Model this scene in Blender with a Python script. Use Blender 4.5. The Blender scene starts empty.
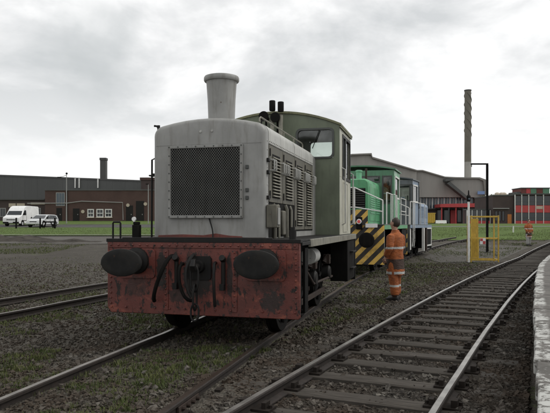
import bpy, math, random
import numpy as np
from mathutils import Vector, Matrix, Euler

R = math.radians
random.seed(7)
rng = np.random.default_rng(11)
scene = bpy.context.scene
COL = scene.collection

# ------------------------------------------------------------------ camera
RZ = 0.14                       # rail top above the ballast
CAMZ = RZ + 1.496
cam_data = bpy.data.cameras.new('camera')
cam_data.sensor_width = 36.0
cam_data.lens = 36.0 * 613.0 / 550.0
cam_data.shift_y = 18.5 / 550.0
cam_data.clip_start = 0.05
cam_data.clip_end = 6000
cam = bpy.data.objects.new('camera', cam_data)
COL.objects.link(cam)
cam.location = (0, 0, CAMZ)
cam.rotation_euler = (R(90), 0, 0)
scene.camera = cam

# ------------------------------------------------------------------ overcast sky
SUN_EL, SUN_AZ = R(50), R(84)   # azimuth measured from +Y (away) towards +X (right)
world = bpy.data.worlds.new('World')
scene.world = world
world.use_nodes = True
wn, wl = world.node_tree.nodes, world.node_tree.links
wn.clear()


def wnode(t, **kw):
    n = wn.new(t)
    for k, v in kw.items():
        setattr(n, k, v)
    return n


w_out = wnode('ShaderNodeOutputWorld')
w_bg = wnode('ShaderNodeBackground')
w_sky = wnode('ShaderNodeTexSky', sky_type='NISHITA', sun_disc=False, sun_elevation=SUN_EL, sun_rotation=SUN_AZ)
w_sc = wnode('ShaderNodeVectorMath', operation='SCALE')
w_sc.inputs[3].default_value = 0.09
wl.new(w_sky.outputs[0], w_sc.inputs[0])
w_tc = wnode('ShaderNodeTexCoord')
w_sep = wnode('ShaderNodeSeparateXYZ')
wl.new(w_tc.outputs['Generated'], w_sep.inputs[0])
w_zc = wnode('ShaderNodeMath', operation='MAXIMUM')
w_zc.inputs[1].default_value = 0.0
wl.new(w_sep.outputs[2], w_zc.inputs[0])
w_n1 = wnode('ShaderNodeTexNoise')
w_n1.inputs['Scale'].default_value = 3.4
w_n1.inputs['Detail'].default_value = 7
w_n1.inputs['Roughness'].default_value = 0.56
w_n1.inputs['Distortion'].default_value = 0.25
w_mp = wnode('ShaderNodeMapping')
w_mp.inputs['Scale'].default_value = (1.0, 1.0, 2.1)
w_mp.inputs['Location'].default_value = (3.7, 1.2, 0.4)
wl.new(w_tc.outputs['Generated'], w_mp.inputs[0])
wl.new(w_mp.outputs[0], w_n1.inputs['Vector'])
w_r1 = wnode('ShaderNodeValToRGB')
w_r1.color_ramp.elements[0].position = 0.37
w_r1.color_ramp.elements[0].color = (0.60, 0.615, 0.62, 1)
w_r1.color_ramp.elements[1].position = 0.545
w_r1.color_ramp.elements[1].color = (0.92, 0.92, 0.915, 1)
e = w_r1.color_ramp.elements.new(0.475); e.color = (0.77, 0.775, 0.775, 1)
wl.new(w_n1.outputs[0], w_r1.inputs[0])
# thinner, brighter cloud towards the horizon
w_hr = wnode('ShaderNodeMapRange')
w_hr.inputs['From Min'].default_value = 0.02
w_hr.inputs['From Max'].default_value = 0.26
w_hr.inputs['To Min'].default_value = 0.72
w_hr.inputs['To Max'].default_value = 0.0
w_hr.interpolation_type = 'SMOOTHSTEP'
wl.new(w_zc.outputs[0], w_hr.inputs[0])
w_nd = wnode('ShaderNodeVectorMath', operation='SUBTRACT')
w_n2 = wnode('ShaderNodeTexNoise')
w_n2.inputs['Scale'].default_value = 7.0
w_n2.inputs['Detail'].default_value = 6
wl.new(w_tc.outputs['Generated'], w_n2.inputs['Vector'])
w_n2s = wnode('ShaderNodeVectorMath', operation='SCALE'); w_n2s.inputs[3].default_value = 0.20
wl.new(w_n2.outputs['Color'], w_n2s.inputs[0])
w_ad = wnode('ShaderNodeVectorMath', operation='ADD')
wl.new(w_tc.outputs['Generated'], w_ad.inputs[0]); wl.new(w_n2s.outputs[0], w_ad.inputs[1])
wl.new(w_ad.outputs[0], w_nd.inputs[0])
w_nd.inputs[1].default_value = (-0.285 + 0.10, 0.925 + 0.10, 0.250 + 0.10)
w_ln = wnode('ShaderNodeVectorMath', operation='LENGTH')
wl.new(w_nd.outputs[0], w_ln.inputs[0])
w_bl = wnode('ShaderNodeMapRange', interpolation_type='SMOOTHSTEP')
w_bl.inputs['From Min'].default_value = 0.02; w_bl.inputs['From Max'].default_value = 0.10
w_bl.inputs['To Min'].default_value = 0.7; w_bl.inputs['To Max'].default_value = 0.0
wl.new(w_ln.outputs['Value'], w_bl.inputs[0])
w_mb = wnode('ShaderNodeMix', data_type='RGBA')
w_mb.inputs[7].default_value = (0.47, 0.495, 0.50, 1)
wl.new(w_bl.outputs[0], w_mb.inputs[0]); wl.new(w_r1.outputs[0], w_mb.inputs[6])
w_mh = wnode('ShaderNodeMix', data_type='RGBA')
w_mh.inputs[7].default_value = (0.97, 0.97, 0.965, 1)
wl.new(w_hr.outputs[0], w_mh.inputs[0]); wl.new(w_mb.outputs[2], w_mh.inputs[6])
w_mx = wnode('ShaderNodeMix', data_type='RGBA')
w_mx.inputs[0].default_value = 0.95
wl.new(w_sc.outputs[0], w_mx.inputs[6]); wl.new(w_mh.outputs[2], w_mx.inputs[7])
wl.new(w_mx.outputs[2], w_bg.inputs[0])
w_bg.inputs[1].default_value = 1.0
wl.new(w_bg.outputs[0], w_out.inputs[0])

sun_data = bpy.data.lights.new('sun', 'SUN')
sun_data.energy = 1.25
sun_data.angle = R(30)
sun_data.color = (1.0, 0.97, 0.92)
sun = bpy.data.objects.new('sun', sun_data)
COL.objects.link(sun)
sd = Vector((math.sin(SUN_AZ) * math.cos(SUN_EL), math.cos(SUN_AZ) * math.cos(SUN_EL), math.sin(SUN_EL)))
sun.rotation_euler = sd.to_track_quat('Z', 'Y').to_euler()

scene.view_settings.view_transform = 'Standard'
scene.view_settings.look = 'None'
scene.view_settings.exposure = 0.22
scene.view_settings.gamma = 1.0
scene.view_settings.use_curve_mapping = False
scene.cycles.max_bounces = 8
scene.cycles.transparent_max_bounces = 12
scene.cycles.use_denoising = True


# ------------------------------------------------------------------ materials
MATS = {}


class NT:
    def __init__(self, name):
        self.m = bpy.data.materials.new(name)
        self.m.use_nodes = True
        self.t = self.m.node_tree
        self.b = self.t.nodes['Principled BSDF']
        self.tc = None

    def n(self, t, **kw):
        x = self.t.nodes.new(t)
        for k, v in kw.items():
            setattr(x, k, v)
        return x

    def l(self, a, b):
        self.t.links.new(a, b)

    def coord(self, world=False, scale=(1, 1, 1)):
        if world:
            o = self.n('ShaderNodeNewGeometry').outputs['Position']
        else:
            o = self.n('ShaderNodeTexCoord').outputs['Object']
        if scale != (1, 1, 1):
            mp = self.n('ShaderNodeMapping')
            mp.inputs['Scale'].default_value = scale
            self.l(o, mp.inputs[0])
            o = mp.outputs[0]
        return o

    def noise(self, co, scale, detail=4, rough=0.55, dist=0.0):
        x = self.n('ShaderNodeTexNoise')
        x.inputs['Scale'].default_value = scale
        x.inputs['Detail'].default_value = detail
        x.inputs['Roughness'].default_value = rough
        x.inputs['Distortion'].default_value = dist
        self.l(co, x.inputs['Vector'])
        return x.outputs[0]

    def ramp(self, fac, p0, p1, c0=0.0, c1=1.0):
        x = self.n('ShaderNodeMapRange')
        x.interpolation_type = 'SMOOTHSTEP'
        x.inputs['From Min'].default_value = p0
        x.inputs['From Max'].default_value = p1
        x.inputs['To Min'].default_value = c0
        x.inputs['To Max'].default_value = c1
        self.l(fac, x.inputs[0])
        return x.outputs[0]

    def mix(self, fac, a, b, blend='MIX'):
        x = self.n('ShaderNodeMix', data_type='RGBA', blend_type=blend)
        for i, v in ((0, fac), (6, a), (7, b)):
            if hasattr(v, 'links') or hasattr(v, 'is_linked'):
                self.l(v, x.inputs[i])
            elif i == 0:
                x.inputs[0].default_value = v
            else:
                x.inputs[i].default_value = (v[0], v[1], v[2], 1)
        return x.outputs[2]

    def math(self, op, a, b=0.0):
        x = self.n('ShaderNodeMath', operation=op)
        for i, v in ((0, a), (1, b)):
            if isinstance(v, (int, float)):
                x.inputs[i].default_value = v
            else:
                self.l(v, x.inputs[i])
        return x.outputs[0]

    def bump(self, h, strength=0.3, dist=0.01):
        x = self.n('ShaderNodeBump')
        x.inputs['Strength'].default_value = strength
        x.inputs['Distance'].default_value = dist
        self.l(h, x.inputs['Height'])
        self.l(x.outputs[0], self.b.inputs['Normal'])

    def rand(self):
        return self.n('ShaderNodeObjectInfo').outputs['Random']


def paint(name, col, dirt=(0.05, 0.042, 0.033), dirt_amt=0.5, rough=0.55, metal=0.0, rust=None, rust_lvl=0.62,
          scale=3.0, streak=True, var=0.18, bump=0.25, spec=0.4):
    """weathered paint: blotchy base, vertical dirt streaks, chips down to rust"""
    t = NT(name)
    co = t.coord()
    n1 = t.noise(co, scale, 6, 0.6)
    c = t.mix(t.ramp(n1, 0.3, 0.7), [x * (1 - var) for x in col], [min(1, x * (1 + var)) for x in col])
    if dirt_amt > 0:
        sc = t.coord(scale=(5, 5, 0.7)) if streak else co
        n2 = t.noise(sc, scale * 0.9, 5, 0.65)
        c = t.mix(t.math('MULTIPLY', t.ramp(n2, 0.45, 0.78), dirt_amt), c, dirt)
    rgh = t.ramp(n1, 0.3, 0.7, rough - 0.08, rough + 0.1)
    if rust:
        n3 = t.noise(co, scale * 3.1, 8, 0.68, 0.4)
        f = t.ramp(n3, rust_lvl, rust_lvl + 0.05)
        c = t.mix(f, c, rust)
    t.l(c, t.b.inputs['Base Color'])
    t.l(rgh, t.b.inputs['Roughness'])
    t.b.inputs['Metallic'].default_value = metal
    t.b.inputs['Specular IOR Level'].default_value = spec
    if bump:
        t.bump(t.noise(co, scale * 14, 4), bump, 0.004)
    MATS[name] = t.m
    return t.m


GREY = paint('grey_paint', (0.25, 0.25, 0.238), dirt=(0.135, 0.126, 0.108), dirt_amt=0.75, rough=0.48, scale=2.4, var=0.13, rust=(0.105, 0.08, 0.06), rust_lvl=0.665)
MESHM = paint('mesh_steel', (0.125, 0.125, 0.118), dirt=(0.05, 0.045, 0.038), dirt_amt=0.6, rough=0.6, scale=4, var=0.2)
GREY_L = paint('light_grey_paint', (0.40, 0.40, 0.375), dirt=(0.12, 0.108, 0.088), dirt_amt=0.5, rough=0.5, scale=3, var=0.12,
               rust=(0.07, 0.045, 0.03), rust_lvl=0.66)
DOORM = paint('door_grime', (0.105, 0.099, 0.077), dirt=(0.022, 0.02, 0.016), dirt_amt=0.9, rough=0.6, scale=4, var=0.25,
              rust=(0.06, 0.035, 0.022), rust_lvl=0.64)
LOUV = paint('louvre_paint', (0.20, 0.192, 0.155), dirt=(0.03, 0.027, 0.021), dirt_amt=0.8, rough=0.55, scale=5, var=0.2)
OLIVE = paint('olive_cab_paint', (0.122, 0.142, 0.098), dirt=(0.07, 0.078, 0.052), dirt_amt=0.5, rough=0.5, scale=2.5, var=0.15)
OLIVE_R = paint('olive_roof_paint', (0.16, 0.162, 0.095), dirt=(0.04, 0.04, 0.028), dirt_amt=0.5, rough=0.6, scale=2, var=0.15)
CREAM_LIT = paint('cream_lit_cab_paint', (0.40, 0.395, 0.32), dirt=(0.13, 0.115, 0.085), dirt_amt=0.5, rough=0.5, scale=3, var=0.12,  # cream, with light caught by the cab side put into the colour
              rust=(0.09, 0.06, 0.035), rust_lvl=0.68)
BLACK = paint('black_grime', (0.0065, 0.0062, 0.0058), dirt=(0.016, 0.0135, 0.0105), dirt_amt=0.6, rough=0.7, scale=4, var=0.3, spec=0.1)
BLACK2 = paint('black_steel', (0.010, 0.0096, 0.0092), dirt=(0.024, 0.019, 0.014), dirt_amt=0.5, rough=0.55, scale=4, var=0.3, spec=0.22)
BUFF = paint('buffer_steel', (0.0135, 0.0135, 0.013), dirt=(0.027, 0.0235, 0.02), dirt_amt=0.8, rough=0.72, scale=6, var=0.4, streak=False, spec=0.2,
             rust=(0.045, 0.028, 0.021), rust_lvl=0.66)
RUSTB = paint('brown_rust', (0.036, 0.0235, 0.018), dirt=(0.018, 0.0135, 0.0105), dirt_amt=0.6, rough=0.8, scale=7, var=0.35, streak=False)
REDSTRIP = paint('red_lead', (0.135, 0.04, 0.032), dirt=(0.05, 0.03, 0.024), dirt_amt=0.6, rough=0.7, scale=6, var=0.3)


def red_beam():
    t = NT('flaking_red_paint')
    co = t.coord()
    n1 = t.noise(co, 2.4, 6, 0.6, 0.3)
    c = t.mix(t.ramp(n1, 0.32, 0.68), (0.092, 0.024, 0.018), (0.15, 0.034, 0.024))
    n4 = t.noise(co, 4.6, 7, 0.6, 0.6)
    c = t.mix(t.ramp(n4, 0.56, 0.68), c, (0.22, 0.06, 0.038))
    st = t.coord(scale=(2.6, 1, 1.3))
    n2 = t.noise(st, 4.2, 8, 0.68, 0.3)
    c = t.mix(t.ramp(n2, 0.545, 0.60), c, (0.022, 0.016, 0.014))
    n3 = t.noise(co, 17, 8, 0.7)
    c = t.mix(t.ramp(n3, 0.60, 0.625), c, (0.018, 0.013, 0.012))
    sp = t.n('ShaderNodeSeparateXYZ'); t.l(co, sp.inputs[0])
    for cx0, cz0, rx0, rz0, amt in ((-0.02, 0.86, 0.30, 0.40, 1.0), (-0.52, 0.92, 0.10, 0.38, 1.0), (0.95, 0.55, 0.20, 0.20, 0.9), (-0.87, 0.70, 0.22, 0.20, 0.6), (0.87, 0.74, 0.26, 0.16, 0.6), (0.40, 0.85, 0.06, 0.35, 0.9), (-0.30, 0.60, 0.22, 0.14, 0.8)):
        dx = t.math('DIVIDE', t.math('SUBTRACT', sp.outputs[0], cx0), rx0); dz = t.math('DIVIDE', t.math('SUBTRACT', sp.outputs[2], cz0), rz0)
        dd = t.math('ADD', t.math('MULTIPLY', dx, dx), t.math('MULTIPLY', dz, dz))
        gr = t.math('ADD', t.math('MULTIPLY', n3, 2.2), t.math('MULTIPLY', n2, 1.2))
        f = t.ramp(t.math('SUBTRACT', gr, dd), 1.05, 1.35, 0.0, amt)
        c = t.mix(f, c, (0.02, 0.0145, 0.0125))
    n5 = t.noise(co, 26, 6, 0.7, 0.4)
    c = t.mix(t.ramp(n5, 0.68, 0.71), c, (0.20, 0.11, 0.085))
    t.l(c, t.b.inputs['Base Color'])
    t.l(t.ramp(n2, 0.4, 0.7, 0.5, 0.8), t.b.inputs['Roughness'])
    t.bump(t.math('ADD', n3, t.noise(co, 60, 3)), 0.5, 0.006)
    return t.m


REDB = red_beam()


def wasp(name, period, slant=1.0):
    t = NT(name)
    co = t.coord()
    sp = t.n('ShaderNodeSeparateXYZ'); t.l(co, sp.inputs[0])
    v = t.math('ADD', sp.outputs[0], t.math('MULTIPLY', sp.outputs[2], -slant))
    f = t.math('FRACT', t.math('DIVIDE', v, period))
    n = t.noise(co, 14, 5)
    f2 = t.math('GREATER_THAN', t.math('ADD', f, t.math('MULTIPLY', t.math('SUBTRACT', n, 0.5), 0.05)), 0.5)
    c = t.mix(f2, (0.022, 0.02, 0.018), (0.66, 0.42, 0.09))
    c = t.mix(t.math('MULTIPLY', t.ramp(t.noise(co, 5, 6), 0.45, 0.75), 0.65), c, (0.06, 0.045, 0.03))
    t.l(c, t.b.inputs['Base Color'])
    t.b.inputs['Roughness'].default_value = 0.55
    return t.m


WASP = wasp('wasp_stripe_paint', 0.36, 1.0)
GREEN = paint('green_loco_paint', (0.092, 0.315, 0.15), dirt=(0.04, 0.05, 0.035), dirt_amt=0.5, rough=0.4, scale=2, var=0.15)
GREEN_L = paint('pale_green_paint', (0.17, 0.44, 0.26), dirt=(0.05, 0.06, 0.04), dirt_amt=0.4, rough=0.4, scale=2, var=0.12)
GREY_CAB = paint('dull_green_grey', (0.085, 0.20, 0.12), dirt=(0.05, 0.05, 0.04), dirt_amt=0.4, rough=0.5, scale=2, var=0.12)
BLUEG = paint('blue_grey_paint', (0.165, 0.225, 0.31), dirt=(0.08, 0.08, 0.075), dirt_amt=0.4, rough=0.45, scale=2, var=0.12)
DKGREY = paint('dark_grey_paint', (0.06, 0.064, 0.06), dirt=(0.03, 0.03, 0.026), dirt_amt=0.4, rough=0.5, scale=2)
BLUEC = paint('grey_cab_paint', (0.10, 0.115, 0.12), dirt=(0.05, 0.05, 0.048), dirt_amt=0.4, rough=0.5, scale=2)
WHITE = paint('white_paint', (0.66, 0.66, 0.63), dirt=(0.25, 0.23, 0.19), dirt_amt=0.4, rough=0.5, scale=5, var=0.08)
YELLOW = paint('yellow_paint', (0.52, 0.34, 0.05), dirt=(0.10, 0.075, 0.035), dirt_amt=0.5, rough=0.5, scale=6, var=0.15)
ORANGE = paint('orange_paint', (0.42, 0.15, 0.035), dirt=(0.08, 0.05, 0.03), dirt_amt=0.5, rough=0.6, scale=9, var=0.2)
REDP = paint('red_paint', (0.42, 0.05, 0.05), dirt=(0.14, 0.06, 0.055), dirt_amt=0.3, rough=0.5, scale=0.6, var=0.12)
VANW = paint('van_white', (0.72, 0.72, 0.71), dirt=(0.35, 0.34, 0.31), dirt_amt=0.35, rough=0.25, scale=1.2, var=0.05, bump=0)
SILVER = paint('silver_car', (0.55, 0.56, 0.56), dirt=(0.3, 0.29, 0.27), dirt_amt=0.25, rough=0.28, metal=0.3, scale=1.2, var=0.05, bump=0)
RUBBER = paint('rubber', (0.018, 0.018, 0.018), dirt=(0.05, 0.045, 0.04), dirt_amt=0.4, rough=0.85, scale=6, bump=0)
DIRTH = paint('dark_earth', (0.05, 0.045, 0.039), dirt=(0.09, 0.082, 0.07), dirt_amt=0.6, rough=0.95, scale=1.5, var=0.4, streak=False, spec=0.1)
CHIMM = paint('stack_steel', (0.145, 0.135, 0.108), dirt=(0.09, 0.082, 0.068), dirt_amt=0.5, rough=0.7, scale=0.25, var=0.15, bump=0)
CHIML = paint('stack_concrete', (0.33, 0.32, 0.29), dirt=(0.18, 0.17, 0.15), dirt_amt=0.4, rough=0.8, scale=0.3, var=0.1, bump=0)
CHIMD = paint('dark_stack', (0.075, 0.075, 0.072), dirt=(0.04, 0.04, 0.04), dirt_amt=0.4, rough=0.8, scale=0.3, var=0.1, bump=0)


def clad(name, col, period=0.6, horiz=False, var=0.08):
    t = NT(name)
    co = t.coord()
    sp = t.n('ShaderNodeSeparateXYZ'); t.l(co, sp.inputs[0])
    ax = sp.outputs[2] if horiz else t.math('ADD', sp.outputs[0], sp.outputs[1])
    w = t.math('PINGPONG', ax, period)
    n = t.noise(t.coord(scale=(1, 1, 0.15)), 0.35, 5)
    c = t.mix(t.ramp(n, 0.3, 0.7), [x * (1 - var) for x in col], [x * (1 + var) for x in col])
    c = t.mix(t.math('MULTIPLY', t.ramp(t.noise(t.coord(scale=(2, 2, 0.1)), 1.2, 4), 0.5, 0.8), 0.35), c, [x * 0.6 for x in col])
    t.l(c, t.b.inputs['Base Color'])
    t.b.inputs['Roughness'].default_value = 0.6
    t.bump(w, 0.5, 0.05)
    return t.m


CLAD_D = clad('dark_grey_cladding', (0.07, 0.073, 0.07))
CLAD_M = clad('grey_cladding', (0.27, 0.258, 0.235), 1.2)
CLAD_M2 = clad('grey_cladding_gable', (0.25, 0.24, 0.22), 1.2)
ROOF_G = clad('grey_roof_sheet', (0.20, 0.19, 0.17), 1.2)
ROOF_D = clad('dark_roof_sheet', (0.06, 0.06, 0.058))


def brick(name, c1, c2, mortar):
    t = NT(name)
    co = t.coord()
    mp = t.n('ShaderNodeMapping'); mp.inputs['Rotation'].default_value = (R(90), 0, 0); t.l(co, mp.inputs[0])
    b = t.n('ShaderNodeTexBrick')
    b.inputs['Scale'].default_value = 4.4
    b.inputs['Color1'].default_value = (*c1, 1); b.inputs['Color2'].default_value = (*c2, 1); b.inputs['Mortar'].default_value = (*mortar, 1)
    b.inputs['Mortar Size'].default_value = 0.012
    t.l(mp.outputs[0], b.inputs['Vector'])
    c = t.mix(t.math('MULTIPLY', t.ramp(t.noise(co, 0.5, 6), 0.4, 0.75), 0.5), b.outputs[0], [x * 0.55 for x in c1])
    t.l(c, t.b.inputs['Base Color'])
    t.b.inputs['Roughness'].default_value = 0.9
    return t.m


BRICK = brick('brown_brick', (0.082, 0.045, 0.037), (0.067, 0.037, 0.03), (0.08, 0.068, 0.06))
BRICK2 = brick('dark_brick', (0.065, 0.046, 0.042), (0.052, 0.037, 0.034), (0.07, 0.06, 0.055))


def simple(name, col, rough=0.5, metal=0.0, emit=0.0, spec=0.5):
    t = NT(name)
    co = t.coord()
    c = t.mix(t.noise(co, 8, 3), [x * 0.88 for x in col], [min(1, x * 1.12) for x in col])
    t.l(c, t.b.inputs['Base Color'])
    t.b.inputs['Roughness'].default_value = rough
    t.b.inputs['Metallic'].default_value = metal
    t.b.inputs['Specular IOR Level'].default_value = spec
    if emit:
        t.b.inputs['Emission Color'].default_value = (*col, 1)
        t.b.inputs['Emission Strength'].default_value = emit
    return t.m


WINDARK = simple('dark_window_glass', (0.02, 0.024, 0.027), 0.12)
WINBLUE = simple('blue_window_glass', (0.05, 0.075, 0.095), 0.15)
CHROME = simple('lamp_lens', (0.7, 0.7, 0.68), 0.15)
REDLAMP = simple('red_lamp_lens', (0.75, 0.12, 0.12), 0.25)
SKIN = simple('skin', (0.42, 0.24, 0.17), 0.55)
HAIR = simple('dark_hair', (0.035, 0.025, 0.018), 0.7)
BOOT = simple('boot_leather', (0.018, 0.016, 0.015), 0.6)
SIGNB = simple('blue_sign', (0.16, 0.25, 0.45), 0.5)
SIGNW = simple('white_sign', (0.7, 0.7, 0.68), 0.5)
ALU = simple('pale_pipe', (0.25, 0.25, 0.24), 0.5)
HIVIS_Y = simple('hi_vis_yellow', (0.35, 0.45, 0.05), 0.7)
BEIGE = simple('beige_panel', (0.42, 0.36, 0.28), 0.6)


def glass(name='clear_glass', tint=(0.86, 0.89, 0.87), fac=0.04):
    t = NT(name)
    tr = t.n('ShaderNodeBsdfTransparent'); tr.inputs[0].default_value = (*tint, 1)
    gl = t.n('ShaderNodeBsdfGlossy'); gl.inputs['Roughness'].default_value = 0.06
    gl.inputs['Color'].default_value = (0.9, 0.9, 0.9, 1)
    fr = t.n('ShaderNodeFresnel'); fr.inputs[0].default_value = 1.5
    dirt = t.ramp(t.noise(t.coord(), 6, 5), 0.3, 0.8, 0.0, fac)
    mx = t.n('ShaderNodeMixShader')
    t.l(t.math('ADD', fr.outputs[0], dirt), mx.inputs[0])
    t.l(tr.outputs[0], mx.inputs[1]); t.l(gl.outputs[0], mx.inputs[2])
    t.l(mx.outputs[0], t.t.nodes['Material Output'].inputs[0])
    return t.m


GLASS = glass()


def rail_mat(name, top, side, head=True):
    t = NT(name)
    co = t.coord(world=True)
    up = t.n('ShaderNodeValue').outputs[0]
    up.default_value = 1.0 if head else 0.0
    n = t.noise(co, 5, 6, 0.65)
    shiny = t.mix(t.ramp(n, 0.35, 0.7), top, [x * 0.6 for x in top])
    rust = t.mix(t.ramp(t.noise(co, 16, 5), 0.3, 0.7), side, [x * 0.5 for x in side])
    c = t.mix(up, rust, shiny)
    t.l(c, t.b.inputs['Base Color'])
    t.l(t.ramp(up, 0, 1, 0.85, 0.40), t.b.inputs['Roughness'])
    t.l(t.ramp(up, 0, 1, 0.0, 0.75), t.b.inputs['Metallic'])
    return t.m


RAIL_S = rail_mat('used_rail_head', (0.36, 0.345, 0.32), (0.05, 0.034, 0.026))
RAIL_R = rail_mat('rusty_rail_head', (0.10, 0.076, 0.06), (0.055, 0.034, 0.025))
RAIL_M = rail_mat('dull_rail_head', (0.20, 0.175, 0.15), (0.045, 0.032, 0.025))
RAIL_SIDE = rail_mat('rusty_rail_side', (0.1, 0.1, 0.1), (0.026, 0.0185, 0.0145), False)


def sleeper_mat():
    t = NT('weathered_sleeper_wood')
    co = t.coord(scale=(0.6, 9, 9))
    n = t.noise(co, 5, 6, 0.65)
    c = t.mix(t.ramp(n, 0.3, 0.75), (0.03, 0.026, 0.022), (0.092, 0.081, 0.069))
    c = t.mix(t.math('MULTIPLY', t.rand(), 0.5), c, (0.045, 0.04, 0.034))
    t.l(c, t.b.inputs['Base Color'])
    t.b.inputs['Roughness'].default_value = 0.85
    t.b.inputs['Specular IOR Level'].default_value = 0.2
    t.bump(n, 0.5, 0.008)
    return t.m


SLEEP = sleeper_mat()


def ground_mat(name, cols, scale, mscale, grit=45, grass=None, glo=0.5, ghi=0.62):
    t = NT(name)
    co = t.coord(world=True)
    n1 = t.noise(co, mscale, 7, 0.6, 0.3)
    n2 = t.noise(co, scale, 6, 0.65)
    v = t.n('ShaderNodeTexVoronoi'); v.inputs['Scale'].default_value = grit
    t.l(co, v.inputs['Vector'])
    c = t.mix(t.ramp(n1, 0.3, 0.7), cols[0], cols[1])
    c = t.mix(t.ramp(n2, 0.48, 0.72), c, cols[2])
    sv = t.n('ShaderNodeSeparateColor'); t.l(v.outputs['Color'], sv.inputs[0])
    c = t.mix(1.0, c, t.mix(sv.outputs[0], (0.55, 0.55, 0.55), (1.45, 1.45, 1.45)), 'MULTIPLY')
    if grass:
        g = t.noise(co, 0.55, 8, 0.65, 0.4)
        g2 = t.noise(co, 9, 5, 0.7)
        gf = t.ramp(t.math('ADD', t.math('MULTIPLY', g, 0.75), t.math('MULTIPLY', g2, 0.25)), glo, ghi)
        c = t.mix(gf, c, t.mix(g2, grass, [x * 1.7 for x in grass]))
    t.l(c, t.b.inputs['Base Color'])
    t.b.inputs['Roughness'].default_value = 0.95
    t.b.inputs['Specular IOR Level'].default_value = 0.12
    t.bump(t.math('ADD', t.math('MULTIPLY', v.outputs['Distance'], 1.0), n2), 0.8, 0.02)
    return t.m


GROUND = ground_mat('yard_cinders', ((0.058, 0.052, 0.043), (0.094, 0.085, 0.071), (0.040, 0.035, 0.029)), 2.4, 0.30,
                    grass=(0.058, 0.078, 0.028), glo=0.555, ghi=0.67)
ROADM = ground_mat('worn_road', ((0.125, 0.118, 0.108), (0.095, 0.089, 0.081), (0.105, 0.098, 0.088)), 1.2, 0.2, 60)
KERBM = ground_mat('concrete_kerb', ((0.22, 0.215, 0.2), (0.19, 0.185, 0.17), (0.16, 0.15, 0.14)), 1.2, 0.5, 60)
PARKM = ground_mat('parking_tarmac', ((0.10, 0.098, 0.093), (0.075, 0.074, 0.07), (0.09, 0.085, 0.08)), 1.2, 0.2, 60)
LAWNM = ground_mat('lawn_grass', ((0.075, 0.115, 0.03), (0.09, 0.135, 0.036), (0.078, 0.095, 0.036)), 1.6, 0.22, 20)
GRAVP = ground_mat('pale_gravel', ((0.115, 0.108, 0.098), (0.09, 0.085, 0.076), (0.10, 0.09, 0.08)), 2.0, 0.5, 50)


GRAVY = ground_mat('yard_gravel', ((0.082, 0.075, 0.064), (0.060, 0.054, 0.046), (0.050, 0.045, 0.038)), 1.6, 0.22, 40, grass=(0.06, 0.075, 0.03), glo=0.585, ghi=0.68)


DARKBED = ground_mat('dark_trackbed', ((0.034, 0.030, 0.025), (0.05, 0.044, 0.036), (0.024, 0.021, 0.017)), 2.4, 0.5, 45)  # darker bed colour for the platform track


def stone_mat(name, a, b):
    t = NT(name)
    co = t.coord(world=True)
    v = t.n('ShaderNodeTexVoronoi'); v.inputs['Scale'].default_value = 28
    t.l(co, v.inputs['Vector'])
    sv = t.n('ShaderNodeSeparateColor'); t.l(v.outputs['Color'], sv.inputs[0])
    c = t.mix(sv.outputs[0], a, b)
    c = t.mix(t.ramp(t.noise(co, 1.1, 5), 0.35, 0.7), c, (0.05, 0.037, 0.027))
    t.l(c, t.b.inputs['Base Color'])
    t.b.inputs['Roughness'].default_value = 0.9
    t.b.inputs['Specular IOR Level'].default_value = 0.2
    return t.m


STONEM = stone_mat('ballast_stone', (0.022, 0.019, 0.0155), (0.108, 0.095, 0.077))
STONED = stone_mat('dark_ballast_stone', (0.012, 0.0108, 0.0095), (0.062, 0.055, 0.046))  # darker tone for the stones of the platform track


STONEL = stone_mat('pale_ballast_stone', (0.045, 0.04, 0.035), (0.15, 0.138, 0.12))


def grass_mat():
    t = NT('grass_blades')
    co = t.coord(world=True)
    n = t.noise(co, 3.0, 5)
    n2 = t.noise(co, 40, 2)
    c = t.mix(t.ramp(n, 0.3, 0.7), (0.05, 0.075, 0.022), (0.10, 0.112, 0.04))
    c = t.mix(t.ramp(n2, 0.5, 0.75), c, (0.125, 0.108, 0.062))
    t.l(c, t.b.inputs['Base Color'])
    t.b.inputs['Roughness'].default_value = 0.75
    t.b.inputs['Specular IOR Level'].default_value = 0.15
    return t.m


GRASSM = grass_mat()


def coping_mat():
    t = NT('worn_white_edge')
    co = t.coord()
    sp = t.n('ShaderNodeSeparateXYZ'); t.l(co, sp.inputs[0])
    wpos = t.coord(world=True)
    n = t.noise(wpos, 13, 9, 0.75, 0.6)
    n2 = t.noise(wpos, 2.2, 4)
    stone = t.mix(t.ramp(t.noise(wpos, 5, 6), 0.3, 0.7), (0.075, 0.07, 0.062), (0.13, 0.12, 0.108))
    # local x = 0 at the front face; the painted band runs along the outer 0.14 m
    edge = t.ramp(t.math('ADD', sp.outputs[0], t.math('MULTIPLY', t.math('SUBTRACT', n, 0.5), 0.12)), 0.10, 0.14, 1.0, 0.0)
    wear = t.ramp(t.math('ADD', t.math('MULTIPLY', n, 0.7), t.math('MULTIPLY', n2, 0.4)), 0.515, 0.57)
    c = t.mix(t.math('MULTIPLY', edge, wear), stone, (0.44, 0.44, 0.415))
    t.l(c, t.b.inputs['Base Color'])
    t.b.inputs['Roughness'].default_value = 0.85
    t.bump(n, 0.6, 0.02)
    return t.m


COPM = coping_mat()
PLATM = ground_mat('platform_top', ((0.10, 0.094, 0.086), (0.075, 0.07, 0.064), (0.06, 0.056, 0.05)), 3, 0.8, 40)
PLATW = ground_mat('platform_wall', ((0.05, 0.045, 0.04), (0.035, 0.032, 0.028), (0.03, 0.027, 0.024)), 3, 0.8, 20)


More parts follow.
